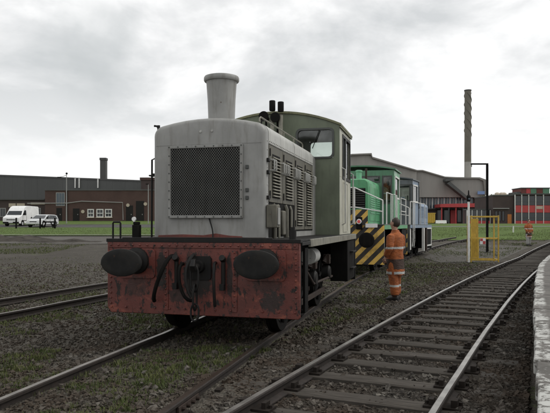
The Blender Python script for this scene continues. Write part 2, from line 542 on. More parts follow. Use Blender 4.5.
# ------------------------------------------------------------------ mesh helpers
class MB:
    def __init__(self):
        self.v, self.f, self.mi = [], [], []
        self.cur = 0

    def add(self, vs, fs):
        o = len(self.v)
        self.v += [tuple(p) for p in vs]
        self.f += [[i + o for i in q] for q in fs]
        self.mi += [self.cur] * len(fs)
        return self

    def box(self, x0, x1, y0, y1, z0, z1, M=None):
        vs = [(x, y, z) for z in (z0, z1) for y in (y0, y1) for x in (x0, x1)]
        if M:
            vs = [M @ Vector(p) for p in vs]
        return self.add(vs, [[0, 2, 3, 1], [4, 5, 7, 6], [0, 1, 5, 4], [2, 6, 7, 3], [0, 4, 6, 2], [1, 3, 7, 5]])

    def prism(self, pts, a, b, axis='y'):
        """pts: 2d outline (counter-clockwise in its own plane) pushed from a to b along axis"""
        n = len(pts)

        def P(p, t):
            return {'y': (p[0], t, p[1]), 'x': (t, p[0], p[1]), 'z': (p[0], p[1], t)}[axis]
        vs = [P(p, a) for p in pts] + [P(p, b) for p in pts]
        fs = [list(range(n)), list(range(2 * n - 1, n - 1, -1))]
        fs += [[i, i + n, (i + 1) % n + n, (i + 1) % n] for i in range(n)]
        return self.add(vs, fs)

    def tube(self, pts, r, n=10, closed=False, cap=True):
        pts = [Vector(p) for p in pts]
        m = len(pts)
        rs = r if isinstance(r, (list, tuple)) else [r] * m
        rings = []
        up = None
        for i, p in enumerate(pts):
            a = pts[(i - 1) % m] if (closed or i > 0) else p
            b = pts[(i + 1) % m] if (closed or i < m - 1) else p
            d = (b - a)
            d = d.normalized() if d.length > 1e-9 else Vector((0, 0, 1))
            if up is None:
                up = Vector((0, 0, 1)) if abs(d.z) < 0.9 else Vector((1, 0, 0))
            s = d.cross(up)
            s = s.normalized() if s.length > 1e-6 else d.orthogonal().normalized()
            up = s.cross(d).normalized()
            rings.append([p + (s * math.cos(2 * math.pi * k / n) + up * math.sin(2 * math.pi * k / n)) * rs[i] for k in range(n)])
        vs = [q for ring in rings for q in ring]
        fs = []
        for i in range(m if closed else m - 1):
            j = (i + 1) % m
            for k in range(n):
                l = (k + 1) % n
                fs.append([i * n + k, j * n + k, j * n + l, i * n + l])
        if cap and not closed:
            fs.append(list(range(n))); fs.append([(m - 1) * n + k for k in range(n - 1, -1, -1)])
        return self.add(vs, fs)

    def cyl(self, p0, p1, r0, r1=None, n=14):
        return self.tube([p0, p1], [r0, r0 if r1 is None else r1], n)

    def lathe(self, prof, c=(0, 0, 0), axis='z', n=24, sx=1.0, sy=1.0):
        """prof: (radius, height) pairs"""
        vs, fs = [], []
        for r, h in prof:
            for k in range(n):
                a = 2 * math.pi * k / n
                x, y = r * math.cos(a) * sx, r * math.sin(a) * sy
                p = {'z': (x, y, h), 'y': (x, h, y), 'x': (h, x, y)}[axis]
                vs.append((p[0] + c[0], p[1] + c[1], p[2] + c[2]))
        m = len(prof)
        for i in range(m - 1):
            for k in range(n):
                l = (k + 1) % n
                fs.append([i * n + k, i * n + l, (i + 1) * n + l, (i + 1) * n + k])
        fs.append(list(range(n - 1, -1, -1))); fs.append([(m - 1) * n + k for k in range(n)])
        return self.add(vs, fs)

    def loft(self, rings, cap=True):
        n = len(rings[0])
        vs = [p for r_ in rings for p in r_]
        fs = []
        for i in range(len(rings) - 1):
            for k in range(n):
                l = (k + 1) % n
                fs.append([i * n + k, i * n + l, (i + 1) * n + l, (i + 1) * n + k])
        if cap:
            fs.append(list(range(n - 1, -1, -1))); fs.append([(len(rings) - 1) * n + k for k in range(n)])
        return self.add(vs, fs)

    def ring(self, outer, inner, a, b, axis='y'):
        """closed frame: two outlines with the same point count, pushed from a to b"""
        n = len(outer)

        def P(p, t):
            return {'y': (p[0], t, p[1]), 'x': (t, p[0], p[1]), 'z': (p[0], p[1], t)}[axis]
        vs = [P(p, a) for p in outer] + [P(p, a) for p in inner] + [P(p, b) for p in outer] + [P(p, b) for p in inner]
        fs = []
        for i in range(n):
            j = (i + 1) % n
            fs += [[i, j, j + n, i + n], [i + 2 * n, i + 3 * n, j + 3 * n, j + 2 * n],
                   [i, i + 2 * n, j + 2 * n, j], [i + n, j + n, j + 3 * n, i + 3 * n]]
        return self.add(vs, fs)

    def mesh(self, name, mats, smooth=True):
        me = bpy.data.meshes.new(name)
        me.from_pydata(self.v, [], self.f)
        for m in (mats if isinstance(mats, (list, tuple)) else [mats]):
            me.materials.append(m)
        if isinstance(mats, (list, tuple)) and len(mats) > 1:
            me.polygons.foreach_set('material_index', self.mi)
        import bmesh
        bm = bmesh.new(); bm.from_mesh(me)
        bmesh.ops.recalc_face_normals(bm, faces=bm.faces)
        bm.to_mesh(me); bm.free()
        if smooth:
            me.polygons.foreach_set('use_smooth', [True] * len(me.polygons))
            me.set_sharp_from_angle(angle=R(38))
        me.update()
        return me

    def build(self, name, mats, parent=None, bevel=0.0, smooth=True, loc=None, rot=None):
        o = bpy.data.objects.new(name, self.mesh(name, mats, smooth))
        COL.objects.link(o)
        if parent:
            o.parent = parent
        if loc:
            o.location = loc
        if rot:
            o.rotation_euler = rot
        if bevel:
            b = o.modifiers.new('bevel', 'BEVEL')
            b.width = bevel; b.segments = 2; b.limit_method = 'ANGLE'; b.angle_limit = R(40)
        return o


def link_obj(name, me, parent=None, loc=None, rot=None):
    o = bpy.data.objects.new(name, me)
    COL.objects.link(o)
    if parent:
        o.parent = parent
    if loc:
        o.location = loc
    if rot:
        o.rotation_euler = rot
    return o


def tag(o, label=None, cat=None, group=None, kind=None):
    if label:
        o['label'] = label
    if cat:
        o['category'] = cat
    if group:
        o['group'] = group
    if kind:
        o['kind'] = kind
    return o


def thing(name, label, cat, loc=(0, 0, 0), rz=0.0, group=None):
    o = bpy.data.objects.new(name, None)
    o.empty_display_size = 0.3
    COL.objects.link(o)
    o.location = loc
    o.rotation_euler = (0, 0, rz)
    return tag(o, label, cat, group)


def rrect(x0, x1, z0, z1, r, n=4):
    pts = []
    for cx, cz, a0 in ((x1 - r, z0 + r, -90), (x1 - r, z1 - r, 0), (x0 + r, z1 - r, 90), (x0 + r, z0 + r, 180)):
        for k in range(n + 1):
            a = R(a0 + 90 * k / n)
            pts.append((cx + r * math.cos(a), cz + r * math.sin(a)))
    return pts


def sst(x, a, b):
    t = np.clip((x - a) / (b - a), 0, 1)
    return t * t * (3 - 2 * t)


def gh(x, y):
    """height of the land: flat yard, a gentle rise away from the tracks"""
    y = np.asarray(y, float); x = np.asarray(x, float)
    h = 1.5 * np.clip((y - 28) / 47.0, 0, 1)
    h = h + np.clip((y - 75) / 22.0, 0, 1) * np.where(x < 0, 0.75, 0.35 + 0 * x)
    return h


def H(x, y):
    return float(gh(x, y))


# ================================================================== ground
def ground_sheet():
    ys = np.concatenate([np.arange(-12, 100, 1.0), np.linspace(101, 300, 30), np.linspace(330, 3500, 20)])
    xs = np.concatenate([np.linspace(-3000, -140, 14), np.linspace(-130, -30, 30), np.arange(-29, 60, 1.5), np.linspace(62, 150, 20), np.linspace(170, 3000, 14)])
    X, Y = np.meshgrid(xs, ys)
    Z = gh(X, Y)
    Z = Z - 0.012
    ny, nx = X.shape
    vs = np.stack([X, Y, Z], -1).reshape(-1, 3)
    idx = np.arange(ny * nx).reshape(ny, nx)
    q = np.stack([idx[:-1, :-1], idx[:-1, 1:], idx[1:, 1:], idx[1:, :-1]], -1).reshape(-1, 4)
    me = bpy.data.meshes.new('ground')
    me.from_pydata(vs.tolist(), [], q.tolist())
    me.materials.append(GROUND)
    me.polygons.foreach_set('use_smooth', [True] * len(me.polygons))
    o = link_obj('ground', me)
    tag(o, kind='structure', label='dark cinder yard with patches of grass')
    return o


ground_sheet()


def sheet(name, mat, x0, x1, fy0, fy1, dz, nx=60, ny=10, label=None):
    """strip of surface lying dz above the land between two depth curves fy0(x), fy1(x)"""
    vs, fs = [], []
    for j in range(ny + 1):
        for i in range(nx + 1):
            x = x0 + (x1 - x0) * i / nx
            y = fy0(x) + (fy1(x) - fy0(x)) * j / ny
            vs.append((x, y, H(x, y) + dz))
    for j in range(ny):
        for i in range(nx):
            a = j * (nx + 1) + i
            fs.append((a, a + 1, a + nx + 2, a + nx + 1))
    me = bpy.data.meshes.new(name)
    me.from_pydata(vs, [], fs)
    me.materials.append(mat)
    me.polygons.foreach_set('use_smooth', [True] * len(fs))
    o = link_obj(name, me)
    return tag(o, label, kind='structure')


def wob(b, a, k, ph=0.0):
    return lambda x: b + a * math.sin(x * k + ph) + 0.4 * a * math.sin(x * k * 2.7 + 1.1 + ph)


sheet('road', ROADM, -75, 4, wob(40.5, 0.5, 0.2), wob(50.2, 0.1, 0.1), 0.010, ny=8, label='worn grey service road across the yard')
sheet('kerb', KERBM, -75, 4, lambda x: 50.4, lambda x: 51.1, 0.10, ny=1, label='pale kerb line along the lawn')
sheet('lawn', LAWNM, -80, 4, lambda x: 51.1, lambda x: 69.0 - 0.03 * x, 0.03, label='mown lawn below the parking area')
sheet('parking', PARKM, -80, 4, lambda x: 69.0 - 0.03 * x, lambda x: 80.0, 0.04, label='tarmac parking strip in front of the brick building')
sheet('lawn', LAWNM, -80, 4, lambda x: 80.0, lambda x: 98.0, 0.05, label='grass verge under the brick building')
sheet('lawn', LAWNM, 9, 80, wob(46, 1.6, 0.3), lambda x: 128.0, 0.02, label='lawn in front of the red panelled offices')
sheet('gravel_yard', GRAVY, -45, -3.2, lambda x: 16.5 - 0.42 * (x + 6) * (1 if x > -12 else 0.6) + 0.4 * math.sin(x * 1.3), wob(40.3, 0.4, 0.3), -0.006, nx=50, ny=24, label='worn gravel yard between the far track and the road')
sheet('gravel_path', GRAVP, 7.2, 15.5, wob(27, 0.5, 0.6), wob(38.5, 0.5, 0.5, 1), 0.006, nx=30, ny=8, label='pale gravel patch by the curved track')


# ================================================================== track paths
TH = R(14.2)
SN, CS = math.sin(TH), math.cos(TH)
T0 = -2.842                      # lateral offset of the locomotive's track from the camera


def world_st(s, t):
    return s * SN + t * CS, s * CS - t * SN


S_ARC, R_ARC, A_MAX = 14.0, 112.0, R(24)


def loco_path(s):
    """centre of the locomotives' track: straight, then easing to the right; returns x, y, heading"""
    if s <= S_ARC:
        x, y = world_st(s, T0)
        return x, y, TH
    a = min((s - S_ARC) / R_ARC, A_MAX)
    ls = S_ARC + R_ARC * math.sin(a)
    lt = T0 + R_ARC * (1 - math.cos(a))
    rest = s - S_ARC - R_ARC * a
    ls += rest * math.cos(a); lt += rest * math.sin(a)
    x, y = world_st(ls, lt)
    return x, y, TH + a


def right_path(z):
    x = -1.70 + 0.425 * z + 0.0022 * z * z
    return x, z, math.atan(0.425 + 0.0044 * z)


def left_path(s):
    th = R(18.3)
    t = -8.42
    return s * math.sin(th) + t * math.cos(th), s * math.cos(th) - t * math.sin(th), th


def offset(p, d):
    x, y, h = p
    return x + d * math.cos(h), y - d * math.sin(h)


RAILP = [(-0.07, 0.0), (0.07, 0.0), (0.07, 0.012), (0.011, 0.03), (0.011, 0.088), (0.034, 0.098), (0.036, 0.122), (0.026, 0.131),
         (-0.026, 0.131), (-0.036, 0.122), (-0.034, 0.098), (-0.011, 0.088), (-0.011, 0.03), (-0.07, 0.012)]


def rail_obj(path, params, d, mat, parent, zoff=0.0, wig=0.004):
    mb = MB()
    rings = []
    for q in params:
        x, y, h = path(q)
        g = H(x, y)
        w = wig * math.sin(q * 1.7 + d * 3) + wig * 0.7 * math.sin(q * 3.9 + d)
        ring = []
        for px, pz in RAILP:
            ox, oy = offset((x, y, h), d + px + w)
            ring.append((ox, oy, g + RZ - 0.131 + pz + zoff + w * 0.8))
        rings.append(ring)
    mb.loft(rings)
    n = len(RAILP)
    mb.mi = [1 if (i % n) == 7 and i < n * (len(rings) - 1) else 0 for i in range(len(mb.f))]
    return mb.build('rail', [RAIL_SIDE, mat], parent)


def sleeper_mesh(seed, L=2.55, W=0.25, Hh=0.13):
    r = random.Random(seed)
    mb = MB()
    nx = 6
    rings = []
    for i in range(nx + 1):
        x = -L / 2 + L * i / nx
        w = W / 2 * (1 + r.uniform(-0.05, 0.05)); t = r.uniform(-0.006, 0.006)
        rings.append([(x, -w, -Hh), (x, w, -Hh), (x, w, -0.012 + t), (x, w - 0.015, t), (x, -w + 0.015, t + r.uniform(-0.004, 0.004)), (x, -w, -0.012 + t)])
    mb.loft(rings)
    return mb.mesh('sleeper', SLEEP)


SLEEPERS = [sleeper_mesh(k) for k in range(5)]
CHAIRM = paint('chair_iron', (0.022, 0.0175, 0.0145), dirt=(0.013, 0.011, 0.009), dirt_amt=0.5, rough=0.85, scale=8, streak=False, spec=0.15)
CHAIR = MB().box(-0.16, 0.16, -0.085, 0.085, 0.0, 0.022).box(-0.115, -0.075, -0.05, 0.05, 0.022, 0.075).box(0.075, 0.13, -0.055, 0.055, 0.022, 0.085).cyl((-0.14, 0, 0.02), (-0.14, 0, 0.05), 0.018, n=6).cyl((0.145, 0.05, 0.02), (0.145, 0.05, 0.05), 0.018, n=6).mesh('chair', CHAIRM)


def lay_sleepers(path, params, parent, ztop, chairs=True):
    for i, q in enumerate(params):
        x, y, h = path(q)
        r = random.Random(i * 17 + 3)
        o = link_obj('sleeper', SLEEPERS[i % 5], parent, (x + r.uniform(-0.03, 0.03), y, H(x, y) + ztop + r.uniform(-0.008, 0.008)), (0, 0, -h + R(r.uniform(-1.6, 1.6))))
        if chairs:
            for s in (-1, 1):
                link_obj('chair', CHAIR, o, (s * 0.7525, 0, 0.001), (0, 0, 0 if s > 0 else math.pi))


tr = thing('railway_track', 'clean ballasted railway track with bright rails running beside the platform edge', 'track')
for s in (-1, 1):
    rail_obj(right_path, np.concatenate([np.arange(-3, 30, 0.6), np.arange(30, 66, 1.5)]), s * 0.7525, RAIL_S, tr)
params = []
q = 1.2
while q < 52:
    params.append(q); q += 0.70 * math.cos(right_path(q)[2])
lay_sleepers(right_path, params, tr, 0.034)

for sgn in (-1, 1):
    vs, fs = [], []
    ps = np.arange(-2, 60, 0.8)
    prof_ = ((0.80, 0.012), (0.86, 0.036), (1.30, 0.030), (1.48 if sgn > 0 else 1.75, -0.03))
    for q in ps:
        pq_ = right_path(q)
        for d_, z_ in prof_:
            ox, oy = offset(pq_, sgn * (d_ if sgn < 0 else min(d_, 1.55 - 0.03 * min(q, 14.5))))
            vs.append((ox, oy, H(ox, oy) + z_))
    for i in range(len(ps) - 1):
        for k in range(3):
            a = i * 4 + k
            fs.append((a, a + 1, a + 5, a + 4))
    me = bpy.data.meshes.new('ballast_shoulder'); me.from_pydata(vs, [], fs); me.materials.append(DARKBED if sgn > 0 else GROUND)
    tag(link_obj('ballast_shoulder', me), 'ballast shoulder on the ' + ('platform' if sgn > 0 else 'yard') + ' side of the bright railed track', kind='structure')

def bed_strip(name, path, ps, offs, mat, label):
    vs, fs = [], []
    for q in ps:
        pp = path(q)
        for d_, z_ in offs:
            ox, oy = offset(pp, d_)
            vs.append((ox, oy, H(ox, oy) + z_ + 0.004 * math.sin(ox * 7 + oy * 5)))
    m_ = len(offs)
    for i in range(len(ps) - 1):
        for k in range(m_ - 1):
            a = i * m_ + k
            fs.append((a, a + 1, a + m_ + 1, a + m_))
    me = bpy.data.meshes.new(name); me.from_pydata(vs, [], fs); me.materials.append(mat)
    me.polygons.foreach_set('use_smooth', [True] * len(fs))
    tag(link_obj(name, me), label, kind='structure')


bed_strip('trackbed', right_path, np.arange(-2, 60, 0.8), ((-0.80, -0.004), (-0.3, 0.0), (0.3, 0.0), (0.80, -0.004)), DARKBED, 'dark trackbed between the bright rails')
bed_strip('trackbed', loco_path, np.arange(-4, 44, 0.6), ((-1.9, -0.03), (-1.2, 0.030), (-0.80, 0.045), (-0.4, 0.036), (0.0, 0.030), (0.4, 0.036), (0.80, 0.045), (1.1, 0.030), (1.5, -0.03)), GROUND, 'earthy trackbed under the locomotives')

tr = thing('railway_track', 'weedy railway track with rusty rails under the grey locomotive', 'track')
for s, m in ((-1, RAIL_M), (1, RAIL_R)):
    rail_obj(loco_path, np.concatenate([np.arange(-4, 14, 0.7), np.arange(14, 50, 0.8)]), s * 0.7525, m, tr, wig=0.007)
lay_sleepers(loco_path, np.arange(1.0, 48, 0.76), tr, -0.018)
# fishplate joint on the near rail
x, y = offset(loco_path(5.05), 0.7525 + 0.022)
MB().box(-0.012, 0.012, -0.23, 0.23, 0.03, 0.085).build('fishplate', RUSTB, tr, 0.004, loc=(x, y, 0.01), rot=(0, 0, -TH))
for k in (-0.16, -0.05, 0.06, 0.17):
    x, y = offset(loco_path(5.05 + k), 0.7525 + 0.036)
    MB().cyl((0, 0, 0), (0.03, 0, 0), 0.017, n=6).build('bolt', RUSTB, tr, loc=(x, y, 0.067), rot=(0, 0, -TH))

tr = thing('railway_track', 'far side railway track with dull rails to the left of the grey locomotive', 'track')
for s in (-1, 1):
    rail_obj(left_path, np.arange(-2, 46, 1.0), s * 0.7525, RAIL_M, tr)
lay_sleepers(left_path, np.arange(6.0, 40, 0.76), tr, -0.03, False)

# ================================================================== platform
PTOP = RZ + 0.60


def plat_edge(z):
    p = right_path(z)
    return offset(p, 1.665 - 0.031 * min(z, 14.5))


pl = thing('platform', 'low stone platform with worn white painted edge beside the track', 'platform')
pl['kind'] = 'structure'
del pl['category']
mb = MB()
zs = np.arange(-4, 64, 1.0)
ring = []
for z in zs:
    a = plat_edge(z); h = right_path(z)[2]
    pts = []
    for d, zz in ((0.06, -0.1), (0.06, PTOP - 0.11), (0.40, PTOP - 0.11), (0.42, PTOP - 0.012), (7.0, PTOP - 0.012), (7.0, -0.1)):
        pts.append((a[0] + d * math.cos(h), a[1] - d * math.sin(h), zz + H(0, min(z, 90)) * 1.0))
    ring.append(pts)
mb.loft(ring)
mb.build('platform_body', PLATM, pl, smooth=False)
q = -1.5
k = 0
while q < 58:
    L = 0.62 + 0.12 * random.random()
    h = right_path(q)[2]
    a = plat_edge(q + L * math.cos(h) / 2)
    cm = MB().box(0, 0.46, -L / 2 + 0.012, L / 2 - 0.012, -0.105, 0.0)
    o = cm.build('coping_stone', COPM, pl, 0.012, loc=(a[0] + random.uniform(-0.006, 0.006), a[1], PTOP + H(0, q) + random.uniform(-0.006, 0.006)), rot=(R(random.uniform(-.4, .4)), R(random.uniform(-.6, .6)), -h + R(random.uniform(-0.5, 0.5))))
    q += L * math.cos(h)
    k += 1


# ================================================================== grey locomotive
def buffers(root, zc, yc, sx=0.56, sz=0.345, mat_head=None, xo=0.868, shank=0.42, dark=None):
    for s in (-1, 1):
        mb = MB()
        # oval head: slightly domed
        prof = [(0.30, 0.0), (0.62, -0.004), (0.86, -0.0), (0.97, 0.010), (1.0, 0.022), (0.99, 0.036), (0.90, 0.045), (0.30, 0.06)]
        mb.lathe([(r_ * 0.5, -shank - 0.02 + h) for r_, h in prof], (0, 0, 0), 'y', 36, sx, sz)
        b = mb.build('buffer', mat_head or BUFF, root, loc=(s * xo, yc, zc))
        MB().lathe([(0.065, -shank + 0.03), (0.065, -0.20)], (0, 0, 0), 'y', 18).build('plunger', dark or BLACK2, b)
        MB().lathe([(0.10, -0.23), (0.115, -0.22), (0.125, -0.06), (0.17, -0.04), (0.175, -0.001)], (0, 0, 0), 'y', 20).build('buffer_housing', dark or BLACK2, b)


def wheel_part(root, x, y, r, mat=BLACK, rim=BLACK2):
    """one spoked-looking disc wheel with tread and flange"""
    s = 1 if x > 0 else -1
    prof = [(0.10, 0.065), (0.12, 0.06), (0.13, 0.03), (r * 0.78, 0.02), (r * 0.82, 0.06), (r - 0.004, 0.065), (r, 0.06), (r + 0.004, -0.05), (r + 0.028, -0.055), (r + 0.026, -0.078), (r * 0.8, -0.08), (0.10, -0.07)]
    w = MB().lathe([(a, b * s) for a, b in prof], (0, 0, 0), 'x', 40).build('wheel', mat, root, loc=(x, y, r))
    mb = MB()
    for k in range(8):
        a = 2 * math.pi * k / 8 + 0.2
        mb.tube([(0.035 * s, 0.10 * math.cos(a), 0.10 * math.sin(a)), (0.04 * s, r * 0.8 * math.cos(a), r * 0.8 * math.sin(a))], [0.045, 0.03], 8)
    mb.build('spokes', rim, w)
    return w


px, py, ph = loco_path(7.33)
loco = thing('diesel_locomotive', 'grey diesel shunting locomotive with rusty red buffer beam and olive cab, standing nearest', 'locomotive', (px, py, RZ), -TH)

W2 = 1.302
# buffer beam: plate with frame angles and rivets
bm_ = MB().prism([(-W2, 1.285), (-W2, 0.42), (-W2 + 0.05, 0.345), (W2 - 0.02, 0.337), (W2, 0.36), (W2, 1.285)][::-1], 0.0, 0.045)
beam = bm_.build('buffer_beam', REDB, loco, 0.008)
mb = MB()
for x0, x1, z0, z1 in ((-W2 + 0.02, W2 - 0.02, 1.20, 1.27), (-0.50, -0.43, 0.40, 1.18), (0.43, 0.50, 0.40, 1.18)):
    mb.box(x0, x1, -0.012, 0.0, z0, z1)
mb.build('stiffener', REDB, beam, 0.004)
mb = MB()
for i in range(25):
    x = -1.24 + i * 2.48 / 24
    mb.lathe([(0.016, -0.012), (0.013, -0.022), (0.006, -0.027)], (x, 0, 1.235), 'y', 8)
    if i % 2 == 0:
        mb.lathe([(0.016, 0.0), (0.013, -0.012), (0.006, -0.016)], (x, 0, 0.42), 'y', 8)
for i in range(11):
    z = 0.47 + i * 0.068
    for x in (-0.465, 0.465):
        mb.lathe([(0.015, -0.012), (0.012, -0.021), (0.006, -0.025)], (x, 0, z), 'y', 8)
    for x in (-1.25, 1.25):
        mb.lathe([(0.015, 0.0), (0.012, -0.011), (0.006, -0.015)], (x, 0, z), 'y', 8)
rv = mb.build('rivets', REDB, beam); rv['kind'] = 'stuff'
# buffer mounting plates
for s in (-1, 1):
    MB().prism(rrect(s * 0.868 - 0.26, s * 0.868 + 0.26, 0.80, 1.19, 0.06), -0.022, 0.0).build('buffer_plate', REDB, beam, 0.004)
buffers(loco, 1.03, -0.02)

# drawhook and three-link coupling
hk = MB()
hk.prism(rrect(-0.16, 0.16, 0.80, 1.10, 0.04), -0.03, 0.0)
hk.lathe([(0.075, -0.09), (0.085, -0.03)], (0, 0, 0.97), 'y', 16)
hk.tube([(0, -0.05, 0.97), (0, -0.16, 0.97), (0, -0.22, 0.95), (0, -0.25, 0.99), (0, -0.22, 1.05), (0, -0.17, 1.06)], [0.045, 0.042, 0.045, 0.042, 0.032, 0.018], 10)
hook = hk.build('draw_hook', BLACK2, loco, 0.003)
for i, (cx, cz, tilt) in enumerate(((0.005, 0.83, 0), (0.012, 0.60, 1), (0.01, 0.41, 0))):
    pts = []
    for k in range(20):
        a = 2 * math.pi * k / 20
        u = 0.052 * math.cos(a); v = 0.145 * math.sin(a) + (0.03 if math.sin(a) > 0 else -0.03)
        pts.append((cx + (u if not tilt else 0.12 * u), -0.20 + (0.9 * u if tilt else 0.05 * v), cz + v * (0.92 if i < 2 else 0.6)))
    MB().tube(pts, 0.014, 8, closed=True).build('coupling_link', BLACK2, hook)


def bez(p, n=16):
    P = [Vector(q) for q in p]
    out = []
    for i in range(n + 1):
        t = i / n
        L = P[:]
        while len(L) > 1:
            L = [L[k].lerp(L[k + 1], t) for k in range(len(L) - 1)]
        out.append(L[0])
    return out


MB().tube(bez([(-0.36, -0.02, 1.10), (-0.36, -0.22, 1.12), (-0.48, -0.22, 0.80), (-0.58, -0.18, 0.60), (-0.60, -0.06, 0.52)]), 0.026, 10).build('brake_hose', BLACK, loco)
MB().tube(bez([(-0.22, -0.02, 1.00), (-0.24, -0.20, 1.02), (-0.22, -0.20, 0.66), (-0.12, -0.20, 0.52), (-0.05, -0.10, 0.55)]), 0.022, 10).build('brake_hose', BLACK, loco)
MB().tube(bez([(0.22, -0.02, 1.02), (0.24, -0.18, 1.05), (0.25, -0.18, 0.70), (0.24, -0.10, 0.48)]), 0.02, 10).build('brake_hose', BLACK2, loco)
MB().tube(bez([(-0.06, -0.05, 1.12), (-0.10, -0.24, 1.05), (-0.14, -0.24, 0.75), (-0.02, -0.22, 0.60)]), 0.022, 8).build('coupling_chain', BLACK2, loco)
for x in (-0.30, 0.33):
    MB().cyl((0, 0, -0.22), (0, 0, 0.13), 0.028).cyl((0, 0, 0.13), (0, -0.06, 0.16), 0.04).box(-0.03, 0.03, -0.07, 0.0, -0.25, -0.17).build('brake_pipe_cock', BLACK2, loco, 0.003, loc=(x, -0.045, 0.93))

# footplate
fp = MB().box(-W2, W2, 0.0, 5.72, 1.287, 1.313)
fp.box(-W2 - 0.012, W2 + 0.012, -0.012, 0.10, 1.272, 1.318)
footplate = fp.build('footplate', BLACK2, loco, 0.004)
for s in (-1, 1):
    MB().box(s * W2 - 0.02, s * W2 + 0.02, 0.62, 5.70, 1.205, 1.309).build('valance', LOUV, footplate, 0.006)
    MB().box(s * (W2 + 0.001) - 0.03, s * (W2 + 0.001) + 0.02, 0.05, 0.60, 1.24, 1.285).build('edge_angle', BLACK2, footplate, 0.004)
# rear beam
MB().box(-W2, W2, 5.68, 5.73, 0.345, 1.285).build('rear_beam', BLACK2, loco, 0.006)
for s in (-1, 1):
    o = MB().lathe([(0.09, 0.0), (0.09, 0.30), (0.26, 0.31), (0.27, 0.34), (0.1, 0.36)], (0, 0, 0), 'y', 20).build('rear_buffer', BLACK2, loco, loc=(s * 0.868, 5.73, 1.03))

# frames, side boxes, steps
for s in (-1, 1):
    MB().box(s * 0.60 - 0.015, s * 0.60 + 0.015, 0.05, 5.68, 0.50, 1.285).build('main_frame', BLACK, loco)
    bx = MB().box(s * 1.10 - 0.15, s * 1.10 + 0.15, 0.06, 0.36, 0.42, 1.27).build('sand_box', BLACK, loco, 0.015)
    st = MB()
    st.box(s * 1.27 - 0.015, s * 1.27 + 0.015, 0.40, 0.60, 0.36, 1.20)
    st.box(s * 1.16 - 0.11, s * 1.16 + 0.11, 0.40, 0.60, 0.36, 0.385)
    st.box(s * 1.16 - 0.11, s * 1.16 + 0.11, 0.40, 0.60, 0.76, 0.785)
    st.build('step', BLACK, loco, 0.003)
    rb = MB().box(s * 1.12 - 0.17, s * 1.12 + 0.17, 4.55, 5.66, 0.40, 1.19).build('rear_step_box', BLACK, loco, 0.012)
    mb = MB()
    mb.box(s * 1.30 - 0.02, s * 1.30 + 0.06, 4.9, 5.4, 0.62, 0.645).box(s * 1.30 - 0.02, s * 1.30 + 0.06, 4.9, 5.4, 0.95, 0.975)
    mb.build('footstep', BLACK2, rb, 0.003)
    for y in (1.15, 2.55, 3.95):
        w = wheel_part(loco, s * 0.7525, y, 0.50)
        MB().cyl((s * 0.07, 0, -0.2), (s * 0.12, 0, -0.2), 0.05).build('crank_pin', BLACK2, w)
        # leaf spring and hanger above the axlebox
        sp = MB()
        for k in range(5):
            L = 0.42 - 0.07 * k
            sp.tube([(s * 0.98, y - L, 0.86 + 0.022 * k), (s * 0.98, y, 0.80 + 0.022 * k), (s * 0.98, y + L, 0.86 + 0.022 * k)], 0.014, 6)
        sp.box(s * 0.98 - 0.06, s * 0.98 + 0.06, y - 0.07, y + 0.07, 0.78, 0.95)
        sp.build('leaf_spring', RUSTB, loco, 0.004)
        MB().lathe([(0.13, 0.0), (0.13, 0.12), (0.10, 0.15)], (0, 0, 0), 'x', 18).build('axlebox', BLACK2, loco, loc=(s * 0.98 - 0.08 if s > 0 else s * 0.98 - 0.06, y, 0.62))
        MB().box(s * 0.7525 - 0.06, s * 0.7525 + 0.06, y + 0.53, y + 0.60, 0.35, 0.75).build('brake_block', RUSTB, loco, 0.02)
    MB().box(s * 0.90 - 0.02, s * 0.90 + 0.02, 1.0, 4.1, 0.25, 0.34).build('coupling_rod', RUSTB, loco, 0.01)
    MB().cyl((s * 1.06, 1.75, 1.02), (s * 1.06, 2.15, 1.02), 0.12, n=20).build('air_tank', GREY_L, loco)
for y in (1.15, 2.55, 3.95):
    MB().cyl((-0.70, y, 0.50), (0.70, y, 0.50), 0.07, n=12).build('axle', BLACK2, loco)
MB().box(-0.55, 0.55, 1.6, 3.5, 0.55, 1.2).build('engine_sump', BLACK, loco, 0.03)
MB().tube([(1.0, 0.7, 0.95), (1.0, 1.6, 0.92), (1.02, 2.4, 0.55), (1.02, 4.3, 0.52)], 0.022, 8).build('brake_pull_rod', RUSTB, loco)


# bonnet
def bonnet_profile(inset=0.0, zb=1.313, ztop=0.0):
    hw = 0.7825 - inset
    pts = [(-hw, zb)]
    c = (hw - 0.15, 2.70 - inset)
    right = []
    for k in range(7):
        a = R(90 * k / 6 * 0.86)
        right.append((c[0] + 0.15 * math.cos(a), c[1] + 0.135 * math.sin(a)))
    xe, ze = right[-1]
    top = []
    zt = 2.912 - inset + ztop
    for k in range(1, 8):
        u = k / 8
        x = xe * (1 - 2 * u)
        top.append((x, ze + (zt - ze) * (1 - (x / xe) ** 2)))
    left = [(-x, z) for x, z in right[::-1]]
    return [(hw, zb)] + right + top + left + [(-hw, zb)]


Y0 = 0.284
mb = MB()
mb.loft([[(x, Y0 + dy, z) for x, z in bonnet_profile(ins)] for dy, ins in ((0.0, 0.055), (0.008, 0.03), (0.03, 0.010), (0.06, 0.0), (0.17, 0.0))])
bonnet = mb.build('bonnet_front', GREY, loco)
# horizontal joint strip across the nose and edge bolts
mb = MB()
mb.box(-0.735, 0.735, Y0 - 0.004, Y0, 2.558, 2.570)
mb.build('joint_strip', GREY, bonnet)
mb = MB()
for s in (-1, 1):
    for k in range(11):
        mb.lathe([(0.011, 0.0), (0.009, s * 0.007)], (s * 0.7825, Y0 + 0.12, 1.45 + k * 0.115), 'x', 8)
for x, z in ((-0.10, 2.73), (0.06, 2.735)):
    mb.lathe([(0.02, 0.0), (0.015, -0.012)], (x, Y0, z), 'y', 8)
rv = mb.build('bolts', GREY_L, bonnet); rv['kind'] = 'stuff'
